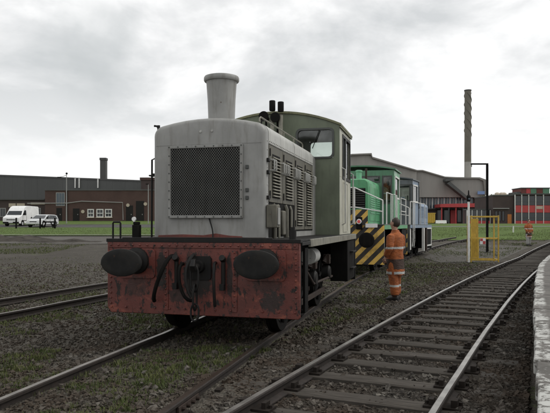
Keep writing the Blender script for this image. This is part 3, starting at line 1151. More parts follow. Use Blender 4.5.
# lower red strip and plate
MB().prism([(-0.70, 1.318), (0.50, 1.318), (0.47, 1.35), (0.30, 1.358), (0.12, 1.385), (-0.05, 1.362), (-0.35, 1.372), (-0.69, 1.36)], Y0 - 0.03, Y0 - 0.002).build('red_base_strip', REDSTRIP, bonnet, 0.003)
MB().box(-0.78, 0.78, Y0 - 0.06, Y0 + 0.1, 1.3135, 1.334).build('base_angle', RUSTB, bonnet, 0.003)

# radiator grille: recessed dark core, frame and expanded-metal mesh
gx0, gx1, gz0, gz1 = -0.545, 0.495, 1.585, 2.548
MB().box(gx0 + 0.02, gx1 - 0.02, Y0 - 0.012, Y0 - 0.002, gz0 + 0.02, gz1 - 0.02).build('radiator_core', BLACK, loco)
fr = MB().ring([(gx0, gz0), (gx1, gz0), (gx1, gz1), (gx0, gz1)], [(gx0 + 0.038, gz0 + 0.038), (gx1 - 0.038, gz0 + 0.038), (gx1 - 0.038, gz1 - 0.038), (gx0 + 0.038, gz1 - 0.038)], Y0 - 0.052, Y0 - 0.001)
grille = fr.build('grille_frame', GREY, loco, 0.006)
mb = MB()
cw, chh = 0.033, 0.040
ax0, ax1, az0, az1 = gx0 + 0.03, gx1 - 0.03, gz0 + 0.03, gz1 - 0.03
sl = chh / cw
for sg in (1, -1):
    c = -60.0
    k0 = int((az0 - az1) / chh) - int((ax1 - ax0) / cw) - 2
    for k in range(-80, 80):
        # line z = sg*sl*(x-ax0) + az0 + k*chh, clipped to the opening
        pts = []
        b = az0 + k * chh
        xs_ = [ax0, ax1] + [ax0 + (zz - b) / (sg * sl) for zz in (az0, az1)]
        ok = [(x, sg * sl * (x - ax0) + b) for x in xs_]
        ok = sorted(p for p in ok if ax0 - 1e-6 <= p[0] <= ax1 + 1e-6 and az0 - 1e-6 <= p[1] <= az1 + 1e-6)
        if len(ok) < 2 or ok[-1][0] - ok[0][0] < 0.01:
            continue
        a, b2 = ok[0], ok[-1]
        yo = Y0 - 0.040 + (0.001 if sg > 0 else -0.001)
        d = Vector((b2[0] - a[0], 0, b2[1] - a[1])).normalized()
        nrm = Vector((-d.z, 0, d.x)) * 0.0024
        A, B = Vector((a[0], yo, a[1])), Vector((b2[0], yo, b2[1]))
        dp = Vector((0, 0.004, 0))
        mb.add([A - nrm, A + nrm, A + nrm + dp, A - nrm + dp, B - nrm, B + nrm, B + nrm + dp, B - nrm + dp],
               [[0, 1, 5, 4], [3, 7, 6, 2], [1, 2, 6, 5], [0, 4, 7, 3]])
gm = mb.build('grille_mesh', MESHM, grille, smooth=False); gm['kind'] = 'stuff'

mb = MB()
for k in range(9):
    z = gz0 + 0.02 + k * (gz1 - gz0 - 0.04) / 8
    for x in (gx0 + 0.018, gx1 - 0.018):
        mb.lathe([(0.010, -0.052), (0.008, -0.059)], (x, Y0, z), 'y', 8)
for k in range(1, 8):
    x = gx0 + 0.02 + k * (gx1 - gx0 - 0.04) / 8
    for z in (gz0 + 0.018, gz1 - 0.018):
        mb.lathe([(0.010, -0.052), (0.008, -0.059)], (x, Y0, z), 'y', 8)
rv = mb.build('frame_bolts', DKGREY, grille); rv['kind'] = 'stuff'
for z in (1.85, 1.95, 2.25):
    MB().box(gx1 + 0.03, gx1 + 0.07, Y0 - 0.022, Y0 - 0.001, z - 0.025, z + 0.025).build('latch', DKGREY, bonnet, 0.005)
# loose cable hanging from the nose to the beam
MB().tube(bez([(0.02, Y0 - 0.01, 1.60), (0.06, Y0 - 0.05, 1.50), (0.10, Y0 - 0.05, 1.44), (0.10, Y0 - 0.08, 1.33)]), 0.010, 6).build('cable', BLACK2, bonnet)
# bonnet body behind the nose cap
mb = MB()
prof = bonnet_profile(0.012)
prof = [(x, max(z, 1.313)) for x, z in prof]
mb.loft([[(x, Y0 + 0.16, z) for x, z in prof], [(x, 3.93, z) for x, z in prof]])
body = mb.build('bonnet_body', GREY, loco)
# removable roof sections: light grey shoulder strips
for s in (-1, 1):
    for k, (a, b) in enumerate(((0.47, 2.02), (2.05, 3.60))):
        pts = [(x, z) for x, z in bonnet_profile(-0.004) if x * s > 0.3 and z > 2.6]
        mb = MB()
        outer = [(s * 0.7865, 2.575)] + (pts if s > 0 else pts[::-1])
        inner = [(x - s * 0.012, z - 0.012) for x, z in outer]
        mb.prism(outer + inner[::-1], a, b)
        rp = mb.build('bonnet_roof_panel', GREY_L, loco, 0.002)
        mb = MB()
        for j in range(int((b - a) / 0.085)):
            mb.lathe([(0.010, 0.0), (0.008, s * 0.006)], (s * 0.7865, a + 0.04 + j * 0.085, 2.60), 'x', 6)
        rv = mb.build('rivets', DOORM, rp); rv['kind'] = 'stuff'
LOUVM = MB().prism([(0.002, -0.012), (0.002, 0.012), (0.012, 0.010), (0.031, -0.010), (0.029, -0.013)], -0.205, 0.205).mesh('louvre', LOUV)
doors = [(0.475, 1.225, 1.80), (1.25, 2.025, 1.80), (2.05, 2.795, 1.42), (2.82, 3.565, 1.42)]
for s in (-1, 1):
    for k, (a, b, zb) in enumerate(doors):
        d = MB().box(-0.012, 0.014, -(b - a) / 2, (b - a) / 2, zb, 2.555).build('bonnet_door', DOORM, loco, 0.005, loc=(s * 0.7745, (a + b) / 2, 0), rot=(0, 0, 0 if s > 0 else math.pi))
        MB().box(0.0142, 0.0165, -0.215, 0.215, zb + 0.06, 2.45).build('louvre_shade', BLACK, d)  # black sheet standing in for the shade between slats
        z = zb + 0.09
        while z < 2.42:
            link_obj('louvre', LOUVM, d, (0.0135, 0, z))
            z += 0.043
        # big loop handles
        for yy in (-0.29, 0.27):
            h = MB().tube([(0.0, -0.055, 2.36), (0.055, -0.055, 2.36), (0.065, -0.055, 2.35), (0.065, -0.055, 2.23), (0.055, -0.055, 2.22), (0.0, -0.055, 2.22)], 0.011, 8)
            h.tube([(0.0, 0.055, 2.36), (0.055, 0.055, 2.36), (0.065, 0.055, 2.35), (0.065, 0.055, 2.23), (0.055, 0.055, 2.22), (0.0, 0.055, 2.22)], 0.011, 8)
            h.build('handle', GREY_L, d, loc=(0.012, yy, 0))
        for zz in (zb + 0.10, 2.46):
            MB().cyl((0.016, -(b - a) / 2 + 0.03, zz - 0.05), (0.016, -(b - a) / 2 + 0.03, zz + 0.05), 0.014, n=8).build('hinge', BLACK2, d)
    MB().box(s * 0.7735 - 0.003, s * 0.7735 + 0.003, 0.455, 3.60, 1.40, 2.565).build('door_gap_shade', BLACK, loco)  # black sheet so the door gaps look like shaded recesses
    # black sheet painting the shade of the open engine space under the short doors
    MB().box(s * 0.776 - 0.003, s * 0.776 + 0.003, 0.50, 2.0, 1.33, 1.785).build('bay_shade', BLACK, loco)
    for y, r in ((0.72, 0.03), (0.98, 0.018), (1.42, 0.035), (1.75, 0.02)):
        MB().tube([(s * 0.80, y, 1.315), (s * 0.80, y, 1.72), (s * 0.775, y, 1.78)], r, 8).build('pipe', DOORM if r > 0.025 else LOUV, loco)
    MB().box(s * 0.775, s * 0.83, 1.1, 1.28, 1.35, 1.70).build('filter_housing', DOORM, loco, 0.02)
    # small locker hung on the corner, brackets, ladder-like grab rail
    if s < 0:
        continue
    lk = MB().box(s * 0.79, s * 0.93, 0.32, 0.50, 1.46, 1.76).build('locker', DOORM, loco, 0.012)
    MB().box(s * 0.93, s * 0.942, 0.345, 0.475, 1.50, 1.72).build('locker_door', GREY, lk, 0.004)
    for z in (1.83, 2.16, 2.32):
        MB().box(s * 0.783, s * 0.815, 0.36, 0.44, z, z + 0.05).build('hinge_bracket', BLACK2, loco, 0.006)
# bonnet-top handrail
for s in (1,):
    hr = MB()
    hr.tube([(s * 0.66, 0.46, 2.86), (s * 0.66, 0.47, 2.91), (s * 0.66, 0.52, 2.93), (s * 0.66, 3.2, 2.93), (s * 0.66, 3.27, 2.91), (s * 0.66, 3.28, 2.85)], 0.011, 8)
    for y in (1.15, 1.85, 2.55):
        hr.cyl((s * 0.66, y, 2.82), (s * 0.66, y, 2.93), 0.009, n=8)
    hr.build('bonnet_handrail', LOUV, loco)
# left front grab rail with step
hr = MB()
hr.tube([(-0.80, 0.62, 2.40), (-0.86, 0.55, 2.43), (-0.90, 0.50, 2.40), (-0.905, 0.50, 1.32)], 0.014, 8)
hr.tube([(-0.80, 0.50, 2.20), (-0.905, 0.50, 2.20)], 0.012, 8)
hr.box(-0.93, -0.80, 0.46, 0.58, 2.17, 2.19)
hr.build('grab_rail', BLACK2, loco)
MB().tube([(-0.735, 0.36, 2.80), (-0.76, 0.36, 2.84), (-0.80, 0.36, 2.845)], 0.014, 8).cyl((-0.735, 0.36, 2.76), (-0.735, 0.36, 2.85), 0.02).build('lamp_hook', BLACK2, loco)
MB().tube([(0.70, 0.40, 2.80), (0.705, 0.40, 2.86), (0.74, 0.40, 2.86)], 0.012, 8).build('lamp_hook', BLACK2, loco)

# tapered chimney
MB().lathe([(0.23, 2.80), (0.215, 2.86), (0.188, 2.89), (0.184, 2.93), (0.196, 3.25), (0.212, 3.48), (0.216, 3.50), (0.238, 3.505), (0.248, 3.52), (0.248, 3.555), (0.238, 3.575), (0.205, 3.585), (0.19, 3.575), (0.17, 3.40), (0.15, 3.0)], (0, 0.84, 0), 'z', 40).build('chimney', GREY, loco)

# exhaust stubs and horns ahead of the cab
for i, (x, y) in enumerate(((0.02, 3.62), (0.18, 3.62))):
    p = MB().lathe([(0.04, 2.85), (0.04, 3.52), (0.05, 3.525)], (x, y, 0), 'z', 14).build('exhaust_pipe', LOUV, loco)
    MB().lathe([(0.052, 3.60 - 0.02 * i), (0.058, 3.62 - 0.02 * i), (0.058, 3.78 - 0.03 * i), (0.05, 3.79 - 0.03 * i), (0.03, 3.70)], (x, y, 0), 'z', 14).build('pipe_cap', BLACK, p)
for i, (x, z) in enumerate(((-0.13, 3.50), (0.09, 3.47))):
    MB().lathe([(0.09, -0.12), (0.095, -0.10), (0.075, -0.05), (0.05, 0.05), (0.035, 0.20)], (x, 3.66, z), 'y', 18).cyl((x, 3.74, z), (x, 3.74, 2.9), 0.02, n=8).build('horn', BLACK, loco)

# cab
CY0, CY1, CW = 3.93, 5.55, 1.22
ZS, ZT = 3.34, 3.60


def arch(x, base=0.0):
    return ZT + base - (ZT - ZS) * (x / CW) ** 2


def cab_end(y, th, wins, mat, nm):
    """end wall with rectangular openings under an arched top"""
    xs_ = sorted({-CW, CW} | {v for w in wins for v in w[:2]})
    mb = MB()
    for a, b in zip(xs_[:-1], xs_[1:]):
        holes = [(w[2], w[3]) for w in wins if w[0] <= a + 1e-6 and w[1] >= b - 1e-6]
        zc = 1.314
        for z0, z1 in sorted(holes):
            mb.box(a, b, y, y + th, zc, z0)
            zc = z1
        n = 6
        pts = [(a, zc), (b, zc)] + [(b + (a - b) * k / n, arch(b + (a - b) * k / n)) for k in range(n + 1)]
        mb.prism(pts, y, y + th)
    return mb.build(nm, mat, loco)


FW = [(0.42, 1.10, 2.75, 3.28), (-1.10, -0.42, 2.75, 3.28)]
fwall = cab_end(CY0, 0.04, FW, OLIVE, 'cab_front_wall')
rwall = cab_end(CY1 - 0.04, 0.04, [(0.35, 1.05, 2.62, 3.27), (-1.05, -0.35, 2.62, 3.27)], OLIVE, 'cab_rear_wall')
for wall, ww, y, dr in ((fwall, FW, CY0, -1), (rwall, [(0.35, 1.05, 2.62, 3.27), (-1.05, -0.35, 2.62, 3.27)], CY1, 1)):
    for a, b, z0, z1 in ww:
        f = MB().ring(rrect(a - 0.022, b + 0.022, z0 - 0.022, z1 + 0.022, 0.09), rrect(a + 0.016, b - 0.016, z0 + 0.016, z1 - 0.016, 0.07), y + dr * 0.022, y - dr * 0.001).build('window_frame', DKGREY, wall, 0.004)
        MB().prism(rrect(a, b, z0, z1, 0.03), y - dr * 0.014, y - dr * 0.019).build('window_pane', GLASS, wall)
# wiper on the front window
MB().tube([(0.85, CY0 - 0.03, 3.26), (0.72, CY0 - 0.035, 2.92)], 0.008, 6).build('wiper', BLACK, fwall)
SY = [(CY0 + 0.042, 4.34), (4.34, 4.80), (4.80, 4.86), (4.86, 5.40), (5.40, CY1 - 0.042)]
for s in (-1, 1):
    x0, x1 = (CW - 0.04, CW) if s > 0 else (-CW, -CW + 0.04)
    mb = MB().box(x0, x1, CY0 + 0.041, CY1 - 0.041, 1.314, 2.40)
    mb.box(x0, x1, CY0 + 0.041, 4.34, 2.40, 3.32).box(x0, x1, 5.42, CY1 - 0.041, 2.40, 3.32).box(x0, x1, 4.34, 5.42, 3.20, 3.32)
    side = mb.build('cab_side', CREAM_LIT, loco, 0.004)
    mb = MB().box(x0 - 0.012, x1 + 0.012, 4.74, 4.80, 2.40, 3.20)
    mb.build('window_post', DKGREY, side, 0.004)
    MB().ring([(4.31, 2.37), (5.45, 2.37), (5.45, 3.23), (4.31, 3.23)], [(4.37, 2.43), (5.39, 2.43), (5.39, 3.17), (4.37, 3.17)], s * (CW - 0.002), s * (CW + 0.014), 'x').build('window_frame', BLACK2, side, 0.003)
    MB().box(s * (CW - 0.026), s * (CW - 0.02), 4.80, 5.40, 2.40, 3.20).build('window_pane', GLASS, side)
    # door outline in the side sheet, grab rails
    MB().ring([(4.40, 1.36), (5.02, 1.36), (5.02, 2.33), (4.40, 2.33)], [(4.42, 1.38), (5.00, 1.38), (5.00, 2.31), (4.42, 2.31)], s * (CW - 0.001), s * (CW + 0.008), 'x').build('door_beading', CREAM_LIT, side)
    for y in (4.28, 5.50):
        MB().tube([(s * CW, y, 1.50), (s * (CW + 0.06), y, 1.53), (s * (CW + 0.06), y, 2.55), (s * CW, y, 2.58)], 0.014, 8).build('grab_rail', GREY_L, side)
# arched roof
n = 18
top = [(-CW - 0.035 + (2 * CW + 0.07) * k / n) for k in range(n + 1)]
mb = MB()
mb.prism([(x, arch(x, 0.002)) for x in top] + [(x, arch(x, 0.047)) for x in top[::-1]], CY0 - 0.03, CY1 + 0.05)
roof = mb.build('cab_roof', OLIVE_R, loco, 0.006)
for s in (-1, 1):
    MB().box(s * (CW + 0.018) - 0.012, s * (CW + 0.018) + 0.012, CY0 - 0.03, CY1 + 0.04, ZS - 0.045, ZS - 0.016).build('gutter', OLIVE_R, roof, 0.004)
# control desk and floor inside
MB().box(-1.17, 1.17, CY0 + 0.05, CY1 - 0.05, 1.33, 1.36).build('cab_floor', BLACK, loco)
MB().box(-0.55, 0.55, CY0 + 0.05, CY0 + 0.55, 1.37, 2.62).build('control_desk', DKGREY, loco, 0.02)
MB().box(0.60, 1.0, 4.9, 5.3, 1.36, 1.95).box(0.60, 1.0, 5.25, 5.33, 1.95, 2.45).build('driver_seat', BLACK, loco, 0.03)

# lamp irons and front corner fittings
MB().tube([(-1.255, 0.06, 1.314), (-1.255, 0.06, 1.52), (-1.245, 0.06, 1.535), (-1.155, 0.06, 1.535), (-1.145, 0.06, 1.52), (-1.145, 0.06, 1.314)], 0.013, 8).build('step_loop', BLACK2, loco)
lp = MB().box(-0.975, -0.875, 0.05, 0.13, 1.314, 1.50).box(-0.965, -0.885, 0.06, 0.12, 1.50, 1.54).build('front_post', BLACK, loco, 0.01)
MB().lathe([(0.028, -0.02), (0.03, 0.0), (0.02, 0.012)], (-0.955, 0.08, 1.575), 'y', 14).cyl((-0.955, 0.08, 1.53), (-0.955, 0.08, 1.56), 0.014).build('lens', CHROME, lp)  # added pale cap on the dark post, repeating a white dot further off
MB().cyl((1.19, 0.10, 1.314), (1.19, 0.10, 1.43), 0.045).cyl((1.19, 0.10, 1.43), (1.19, 0.10, 1.47), 0.03).build('lamp_iron', BLACK2, loco)
MB().tube([(-1.10, 0.03, 1.325), (0.95, 0.03, 1.325)], 0.012, 6).build('cable_conduit', BLACK2, loco)


# ================================================================== the two locomotives coupled behind
def shunter(label, s0, paint_main, paint_nose, cabmat, L, cab, hood, driver=False, stripes=True, shift=0.0):
    x, y, h = loco_path(s0)
    x, y = offset((x, y, h), shift)
    x2, y2, _ = loco_path(s0 + L)
    ang = math.atan2(x2 - x, y2 - y)
    rt = thing('diesel_locomotive', label, 'locomotive', (x, y, RZ + H(x, y)), -ang)
    WW = 1.33
    DZ = 1.52
    bmat = WASP if stripes else DKGREY
    MB().box(-WW, WW, 0.0, 0.05, 0.30, DZ - 0.03).build('buffer_beam', bmat, rt, 0.008)
    MB().box(-WW, WW, L - 0.05, L, 0.30, DZ - 0.03).build('buffer_beam', bmat, rt, 0.008)
    dk = MB().box(-WW - 0.01, WW + 0.01, -0.01, L + 0.01, DZ - 0.03, DZ).build('deck', DKGREY, rt, 0.005)
    for s in (-1, 1):
        MB().box(s * WW - 0.03, s * WW + 0.012, 0.05, L - 0.05, DZ - 0.16, DZ - 0.03).build('side_sill', paint_main, rt, 0.004)
        MB().box(s * 1.10 - 0.18, s * 1.10 + 0.18, 0.06, 0.55, 0.40, DZ - 0.17).build('step_box', WHITE if not stripes else DKGREY, rt, 0.01)
        MB().box(s * 1.12 - 0.18, s * 1.12 + 0.18, L - 1.7, L - 0.1, 0.35, DZ - 0.17).build('fuel_tank', BLACK, rt, 0.02)
        for yy in (L * 0.24, L * 0.5, L * 0.76):
            wheel_part(rt, s * 0.7525, yy, 0.48)
        MB().box(s * 0.62 - 0.02, s * 0.62 + 0.02, 0.05, L - 0.05, 0.5, DZ - 0.04).build('main_frame', BLACK, rt)
    buffers(rt, 1.05, 0.0, 0.46, 0.46, BLACK, 0.868, 0.45)
    MB().box(-0.12, 0.12, -0.10, 0.0, 0.85, 1.15).cyl((0, -0.1, 1.0), (0, -0.28, 1.0), 0.05).build('draw_hook', BLACK, rt, 0.01)
    # hood
    hw, hz = hood[2], hood[3]
    prof = [(hw, DZ)] + [(hw - 0.16 + 0.16 * math.cos(R(a)), hz - 0.16 + 0.16 * math.sin(R(a))) for a in (0, 22, 45, 68, 90)]
    prof += [(-x_, z_) for x_, z_ in prof[::-1]]
    y0, y1 = hood[0], hood[1]
    mb = MB()
    cxz = (0, (DZ + hz) / 2)

    def ins(k):
        return [(x_ * (1 - k), max(DZ, cxz[1] + (z_ - cxz[1]) * (1 - k))) for x_, z_ in prof]
    rings = [[(x_, y0, z_) for x_, z_ in ins(0.05)], [(x_, y0 + 0.05, z_) for x_, z_ in ins(0.0)], [(x_, y1, z_) for x_, z_ in ins(0.0)]]
    mb.loft(rings)
    hd = mb.build('hood', paint_main, rt)
    MB().box(-hw + 0.12, hw - 0.12, y0 - 0.03, y0 - 0.002, DZ + 0.50, hz - 0.30).build('radiator', BLACK, hd, 0.006)
    for k in range(9):
        z = DZ + 0.55 + k * (hz - DZ - 0.88) / 8
        MB().box(-hw + 0.14, hw - 0.14, y0 - 0.042, y0 - 0.031, z - 0.008, z + 0.008).build('grille_bar', DKGREY, hd)
    if stripes:
        MB().box(-hw + 0.04, hw - 0.04, y0 - 0.02, y0 - 0.001, DZ + 0.01, DZ + 0.46).build('striped_nose_panel', WASP, hd, 0.004)
    nd = max(2, int((y1 - y0) / 0.8))
    for s in (-1, 1):
        for k in range(nd):
            a = y0 + 0.12 + k * (y1 - y0 - 0.15) / nd
            b = y0 + 0.12 + (k + 1) * (y1 - y0 - 0.15) / nd - 0.04
            d = MB().box(s * hw - 0.012, s * hw + 0.012, a, b, DZ + 0.10, hz - 0.24).build('hood_door', paint_main, hd, 0.004)
            for j in range(8):
                z = DZ + 0.35 + j * 0.07
                MB().box(s * (hw + 0.012), s * (hw + 0.03), a + 0.1, b - 0.1, z, z + 0.03).build('louvre', paint_nose, d)
    MB().lathe([(0.09, hz - 0.05), (0.09, hz + 0.24), (0.11, hz + 0.25), (0.11, hz + 0.30), (0.07, hz + 0.31)], (0.36, y0 + 0.45, 0), 'z', 16).build('exhaust_stack', paint_nose, rt)
    MB().tube([(0.52, y0 + 0.9, hz - 0.03), (0.52, y0 + 0.9, hz + 0.40)], 0.035, 10).build('air_intake_pipe', RUSTB, rt)
    # cab
    a, b, cw, cz = cab
    th = 0.05
    wt, wb = cz - 0.22, cz - 0.95
    wz = [DZ, wb, wt, cz]

    def endwall(yy, openings, nm):
        mb = MB()
        xs_ = sorted({-cw, cw} | {v for o in openings for v in o[:2]})
        for p, q_ in zip(xs_[:-1], xs_[1:]):
            hs = [(o[2], o[3]) for o in openings if o[0] <= p + 1e-6 and o[1] >= q_ - 1e-6]
            zc = DZ
            for z0, z1 in hs:
                mb.box(p, q_, yy, yy + th, zc, z0); zc = z1
            mb.box(p, q_, yy, yy + th, zc, cz)
        return mb.build(nm, cabmat, rt)
    ops = [(hw + 0.10, cw - 0.10, DZ + 0.75, wt), (-cw + 0.10, -hw - 0.10, DZ + 0.75, wt), (0.10, hw - 0.02, max(hz + 0.06, wb), wt), (-hw + 0.02, -0.10, max(hz + 0.06, wb), wt)]
    for yy, nm in ((a, 'cab_front_wall'), (b - th, 'cab_rear_wall')):
        ew = endwall(yy, ops, nm)
        for o in ops:
            MB().ring([(o[0] - 0.03, o[2] - 0.03), (o[1] + 0.03, o[2] - 0.03), (o[1] + 0.03, o[3] + 0.03), (o[0] - 0.03, o[3] + 0.03)],
                      [(o[0] + 0.015, o[2] + 0.015), (o[1] - 0.015, o[2] + 0.015), (o[1] - 0.015, o[3] - 0.015), (o[0] + 0.015, o[3] - 0.015)], yy - 0.015, yy + th + 0.015).build('window_frame', DKGREY, ew)
            MB().box(o[0], o[1], yy + 0.02, yy + 0.026, o[2], o[3]).build('window_pane', GLASS, ew)
    for s in (-1, 1):
        x0, x1 = sorted((s * cw, s * (cw - th)))
        mb = MB().box(x0, x1, a + th, b - th, DZ, wb).box(x0, x1, a + th, b - th, wt, cz).box(x0, x1, a + th, a + 0.28, wb, wt).box(x0, x1, b - 0.28, b - th, wb, wt)
        sd_ = mb.build('cab_side', paint_main, rt)
        MB().ring([(a + 0.24, wb - 0.04), (b - 0.24, wb - 0.04), (b - 0.24, wt + 0.04), (a + 0.24, wt + 0.04)], [(a + 0.30, wb + 0.02), (b - 0.30, wb + 0.02), (b - 0.30, wt - 0.02), (a + 0.30, wt - 0.02)], s * (cw - 0.004), s * (cw + 0.02), 'x').build('window_frame', WHITE, sd_)
        MB().box(s * (cw - 0.03), s * (cw - 0.024), a + 0.28, b - 0.28, wb, wt).build('window_pane', GLASS, sd_)
    n_ = 12
    tx = [-cw - 0.06 + (2 * cw + 0.12) * k / n_ for k in range(n_ + 1)]
    MB().prism([(x_, cz + 0.003 + 0.14 * (1 - (x_ / (cw + 0.06)) ** 2)) for x_ in tx] + [(cw + 0.06, cz - 0.0)] + [(x_, cz + 0.05 + 0.14 * (1 - (x_ / (cw + 0.06)) ** 2)) for x_ in tx[::-1]][0:] + [(-cw - 0.06, cz)], a - 0.06, b + 0.06).build('cab_roof', cabmat, rt, smooth=False)
    MB().box(-cw + 0.06, cw - 0.06, a + 0.06, b - 0.06, DZ + 0.002, DZ + 0.03).build('cab_floor', BLACK, rt)
    # white handrails round the front deck and along the side
    rl = []
    z1, z2 = DZ + 1.0, DZ + 0.5
    f = 0.08
    for s in (-1, 1):
        pts_p = [(s * (WW - 0.05), f), (s * (WW - 0.05), y0 + 0.2), (s * (WW - 0.05), y0 + 1.3), (s * (WW - 0.05), a - 0.65)]
        for (xx, yy) in pts_p:
            MB().cyl((xx, yy, DZ), (xx, yy, DZ + 0.72 if yy == f else z1), 0.02, n=8).build('handrail_post', WHITE, rt)
        MB().tube([(p[0], p[1], z1) for p in pts_p[1:]], 0.018, 8).build('handrail', WHITE, rt)
        for zi, zo in ((DZ + 1.12, DZ + 0.72), (DZ + 0.52, DZ + 0.38)):
            MB().tube([(s * (WW - 0.05), f, zo), (s * 0.42, f, zi), (s * 0.05, f, zi)], 0.018, 8).build('handrail', WHITE, rt)
        MB().cyl((s * 0.42, f, DZ), (s * 0.42, f, DZ + 1.12), 0.02, n=8).build('handrail_post', WHITE, rt)
        # step ladder rails ahead of the cab door
        for yy in (a - 0.45, a - 0.10):
            MB().tube([(s * WW, yy, 0.55), (s * (WW + 0.03), yy, 0.8), (s * (WW + 0.03), yy, DZ + 1.0), (s * (WW - 0.04), yy, DZ + 1.02)], 0.02, 8).build('grab_rail', WHITE, rt)
        for z in (0.5, 0.85, 1.2):
            MB().box(s * WW - 0.02, s * WW + 0.06, a - 0.43, a - 0.12, z, z + 0.03).build('ladder_rung', DKGREY, rt)
        # rear deck rails
        if stripes and L - b > 0.5:
            for yy in (b + 0.1, L - 0.1):
                MB().cyl((s * (WW - 0.05), yy, DZ), (s * (WW - 0.05), yy, z1), 0.02, n=8).build('handrail_post', WHITE, rt)
            for z in (z1, z2):
                MB().tube([(s * (WW - 0.05), b + 0.1, z), (s * (WW - 0.05), L - 0.1, z)], 0.018, 8).build('handrail', WHITE, rt)
    return rt


green = shunter('green diesel locomotive with wasp striped beam and white handrails behind the grey locomotive', 18.7, GREEN, GREEN_L, GREY_CAB, 7.0,
                (3.15, 4.95, 1.25, 3.42), (0.75, 3.15, 0.76, 2.96), stripes=True, shift=0.08)
MB().box(0.50, 0.68, -0.10, 0.0, 1.36, 1.74).build('tail_lamp_box', BLACK, green, 0.015)
MB().lathe([(0.075, -0.13), (0.08, -0.11), (0.08, -0.10)], (0.59, 0, 1.60), 'y', 18).build('tail_lamp', SIGNW, green)
MB().lathe([(0.045, -0.142), (0.05, -0.131)], (0.59, 0, 1.60), 'y', 14).build('tail_lamp_lens', REDLAMP, green)
MB().box(0.78, 1.14, -0.06, -0.045, 1.42, 1.54).build('number_plate', SIGNW, green)
blue = shunter('blue grey diesel locomotive with white framed cab window coupled behind the green one', 27.4, BLUEG, BLUEG, BLUEC, 5.6,
               (1.0, 2.6, 1.22, 3.52), (2.6, 5.5, 1.15, 2.55), stripes=False, shift=-0.12)
MB().box(1.30, 1.42, 3.6, 3.8, 0.25, 1.36).build('brown_ladder', RUSTB, blue, 0.01)
MB().box(1.30, 1.42, 2.95, 3.1, 0.25, 1.36).build('white_ladder', WHITE, blue, 0.01)
MB().ring([(4.05, 0.45), (5.5, 0.45), (5.5, 1.36), (4.05, 1.36)], [(4.11, 0.51), (5.44, 0.51), (5.44, 1.30), (4.11, 1.30)], 1.31, 1.345, 'x').build('tank_frame', WHITE, blue)


# ================================================================== people
PALET = simple('pale_grey_cloth', (0.30, 0.295, 0.28), 0.9)
def skin_mesh(name, joints, edges, mats, parent, sub=2, root=0, flat=None):
    """joints: [(x,y,z,rx,ry)], grown with a Skin modifier and frozen to a plain mesh"""
    me = bpy.data.meshes.new(name)
    me.from_pydata([j[:3] for j in joints], edges, [])
    o = bpy.data.objects.new(name, me)
    COL.objects.link(o)
    sk = o.modifiers.new('skin', 'SKIN')
    sk.branch_smoothing = 0.6
    sk.use_smooth_shade = True
    for i, v in enumerate(me.skin_vertices[0].data):
        v.radius = joints[i][3:5]
        v.use_root = (i == root)
    ss = o.modifiers.new('sub', 'SUBSURF'); ss.levels = sub; ss.render_levels = sub
    dg = bpy.context.evaluated_depsgraph_get()
    dg.update()
    fin = bpy.data.meshes.new_from_object(o.evaluated_get(dg))
    bpy.data.objects.remove(o)
    fin.materials.clear()
    for m in (mats if isinstance(mats, (list, tuple)) else [mats]):
        fin.materials.append(m)
    fin.polygons.foreach_set('use_smooth', [True] * len(fin.polygons))
    return link_obj(name, fin, parent)


def suit(name, bands, dark):
    """hi-vis cloth: orange with silver bands (z ranges) and dark lower panels (z ranges)"""
    t = NT(name)
    co = t.coord()
    sp = t.n('ShaderNodeSeparateXYZ'); t.l(co, sp.inputs[0])
    n = t.noise(co, 7, 5, 0.6)
    zz = t.math('ADD', sp.outputs[2], t.math('MULTIPLY', t.math('SUBTRACT', n, 0.5), 0.03))
    c = t.mix(t.ramp(n, 0.3, 0.7), (0.38, 0.105, 0.024), (0.20, 0.058, 0.018))

    def band(a, b):
        return t.math('MULTIPLY', t.math('GREATER_THAN', zz, a), t.math('LESS_THAN', zz, b))
    for a, b in dark:
        c = t.mix(t.math('MULTIPLY', band(a, b), t.math('LESS_THAN', t.math('ABSOLUTE', sp.outputs[0]), 0.235)), c, (0.05, 0.028, 0.02))
    for a, b in bands:
        c = t.mix(band(a, b), c, (0.45, 0.45, 0.43))
    t.l(c, t.b.inputs['Base Color'])
    t.b.inputs['Roughness'].default_value = 0.85
    t.bump(t.noise(t.coord(scale=(1, 1, 2.2)), 9, 4, 0.6, 0.8), 0.9, 0.03)
    return t.m


JACKET = suit('hi_vis_jacket', [(1.12, 1.165), (0.575, 0.63)], [(0.68, 0.90)])
TROUS = suit('hi_vis_trousers', [(0.30, 0.345)], [(0.10, 0.13)])


def hand(root, w, d, side):
    """palm with five bent fingers; w wrist, d pointing down the hand"""
    w = Vector(w); d = Vector(d).normalized()
    fwd = Vector((0, 1, 0))
    out = d.cross(fwd).normalized()
    J = [(*w, 0.028, 0.024), (*(w + d * 0.05), 0.038, 0.020), (*(w + d * 0.095), 0.040, 0.016)]
    E = [(0, 1), (1, 2)]
    for k, (o, L) in enumerate(((-0.033, 0.062), (-0.011, 0.075), (0.011, 0.08), (0.032, 0.07))):
        b = w + d * 0.095 + fwd * o
        i = len(J)
        J += [(*b, 0.010, 0.010), (*(b + d * L * 0.5 - out * 0.006 * side), 0.009, 0.009), (*(b + d * L * 0.85 - out * 0.026 * side), 0.008, 0.008), (*(b + d * L - out * 0.045 * side), 0.007, 0.007)]
        E += [(2, i), (i, i + 1), (i + 1, i + 2), (i + 2, i + 3)]
    b = w + d * 0.035 + fwd * 0.038
    i = len(J)
    J += [(*b, 0.013, 0.013), (*(b + d * 0.035 + fwd * 0.022), 0.011, 0.011), (*(b + d * 0.062 + fwd * 0.026 - out * 0.012 * side), 0.009, 0.009)]
    E += [(1, i), (i, i + 1), (i + 1, i + 2)]
    return J, E


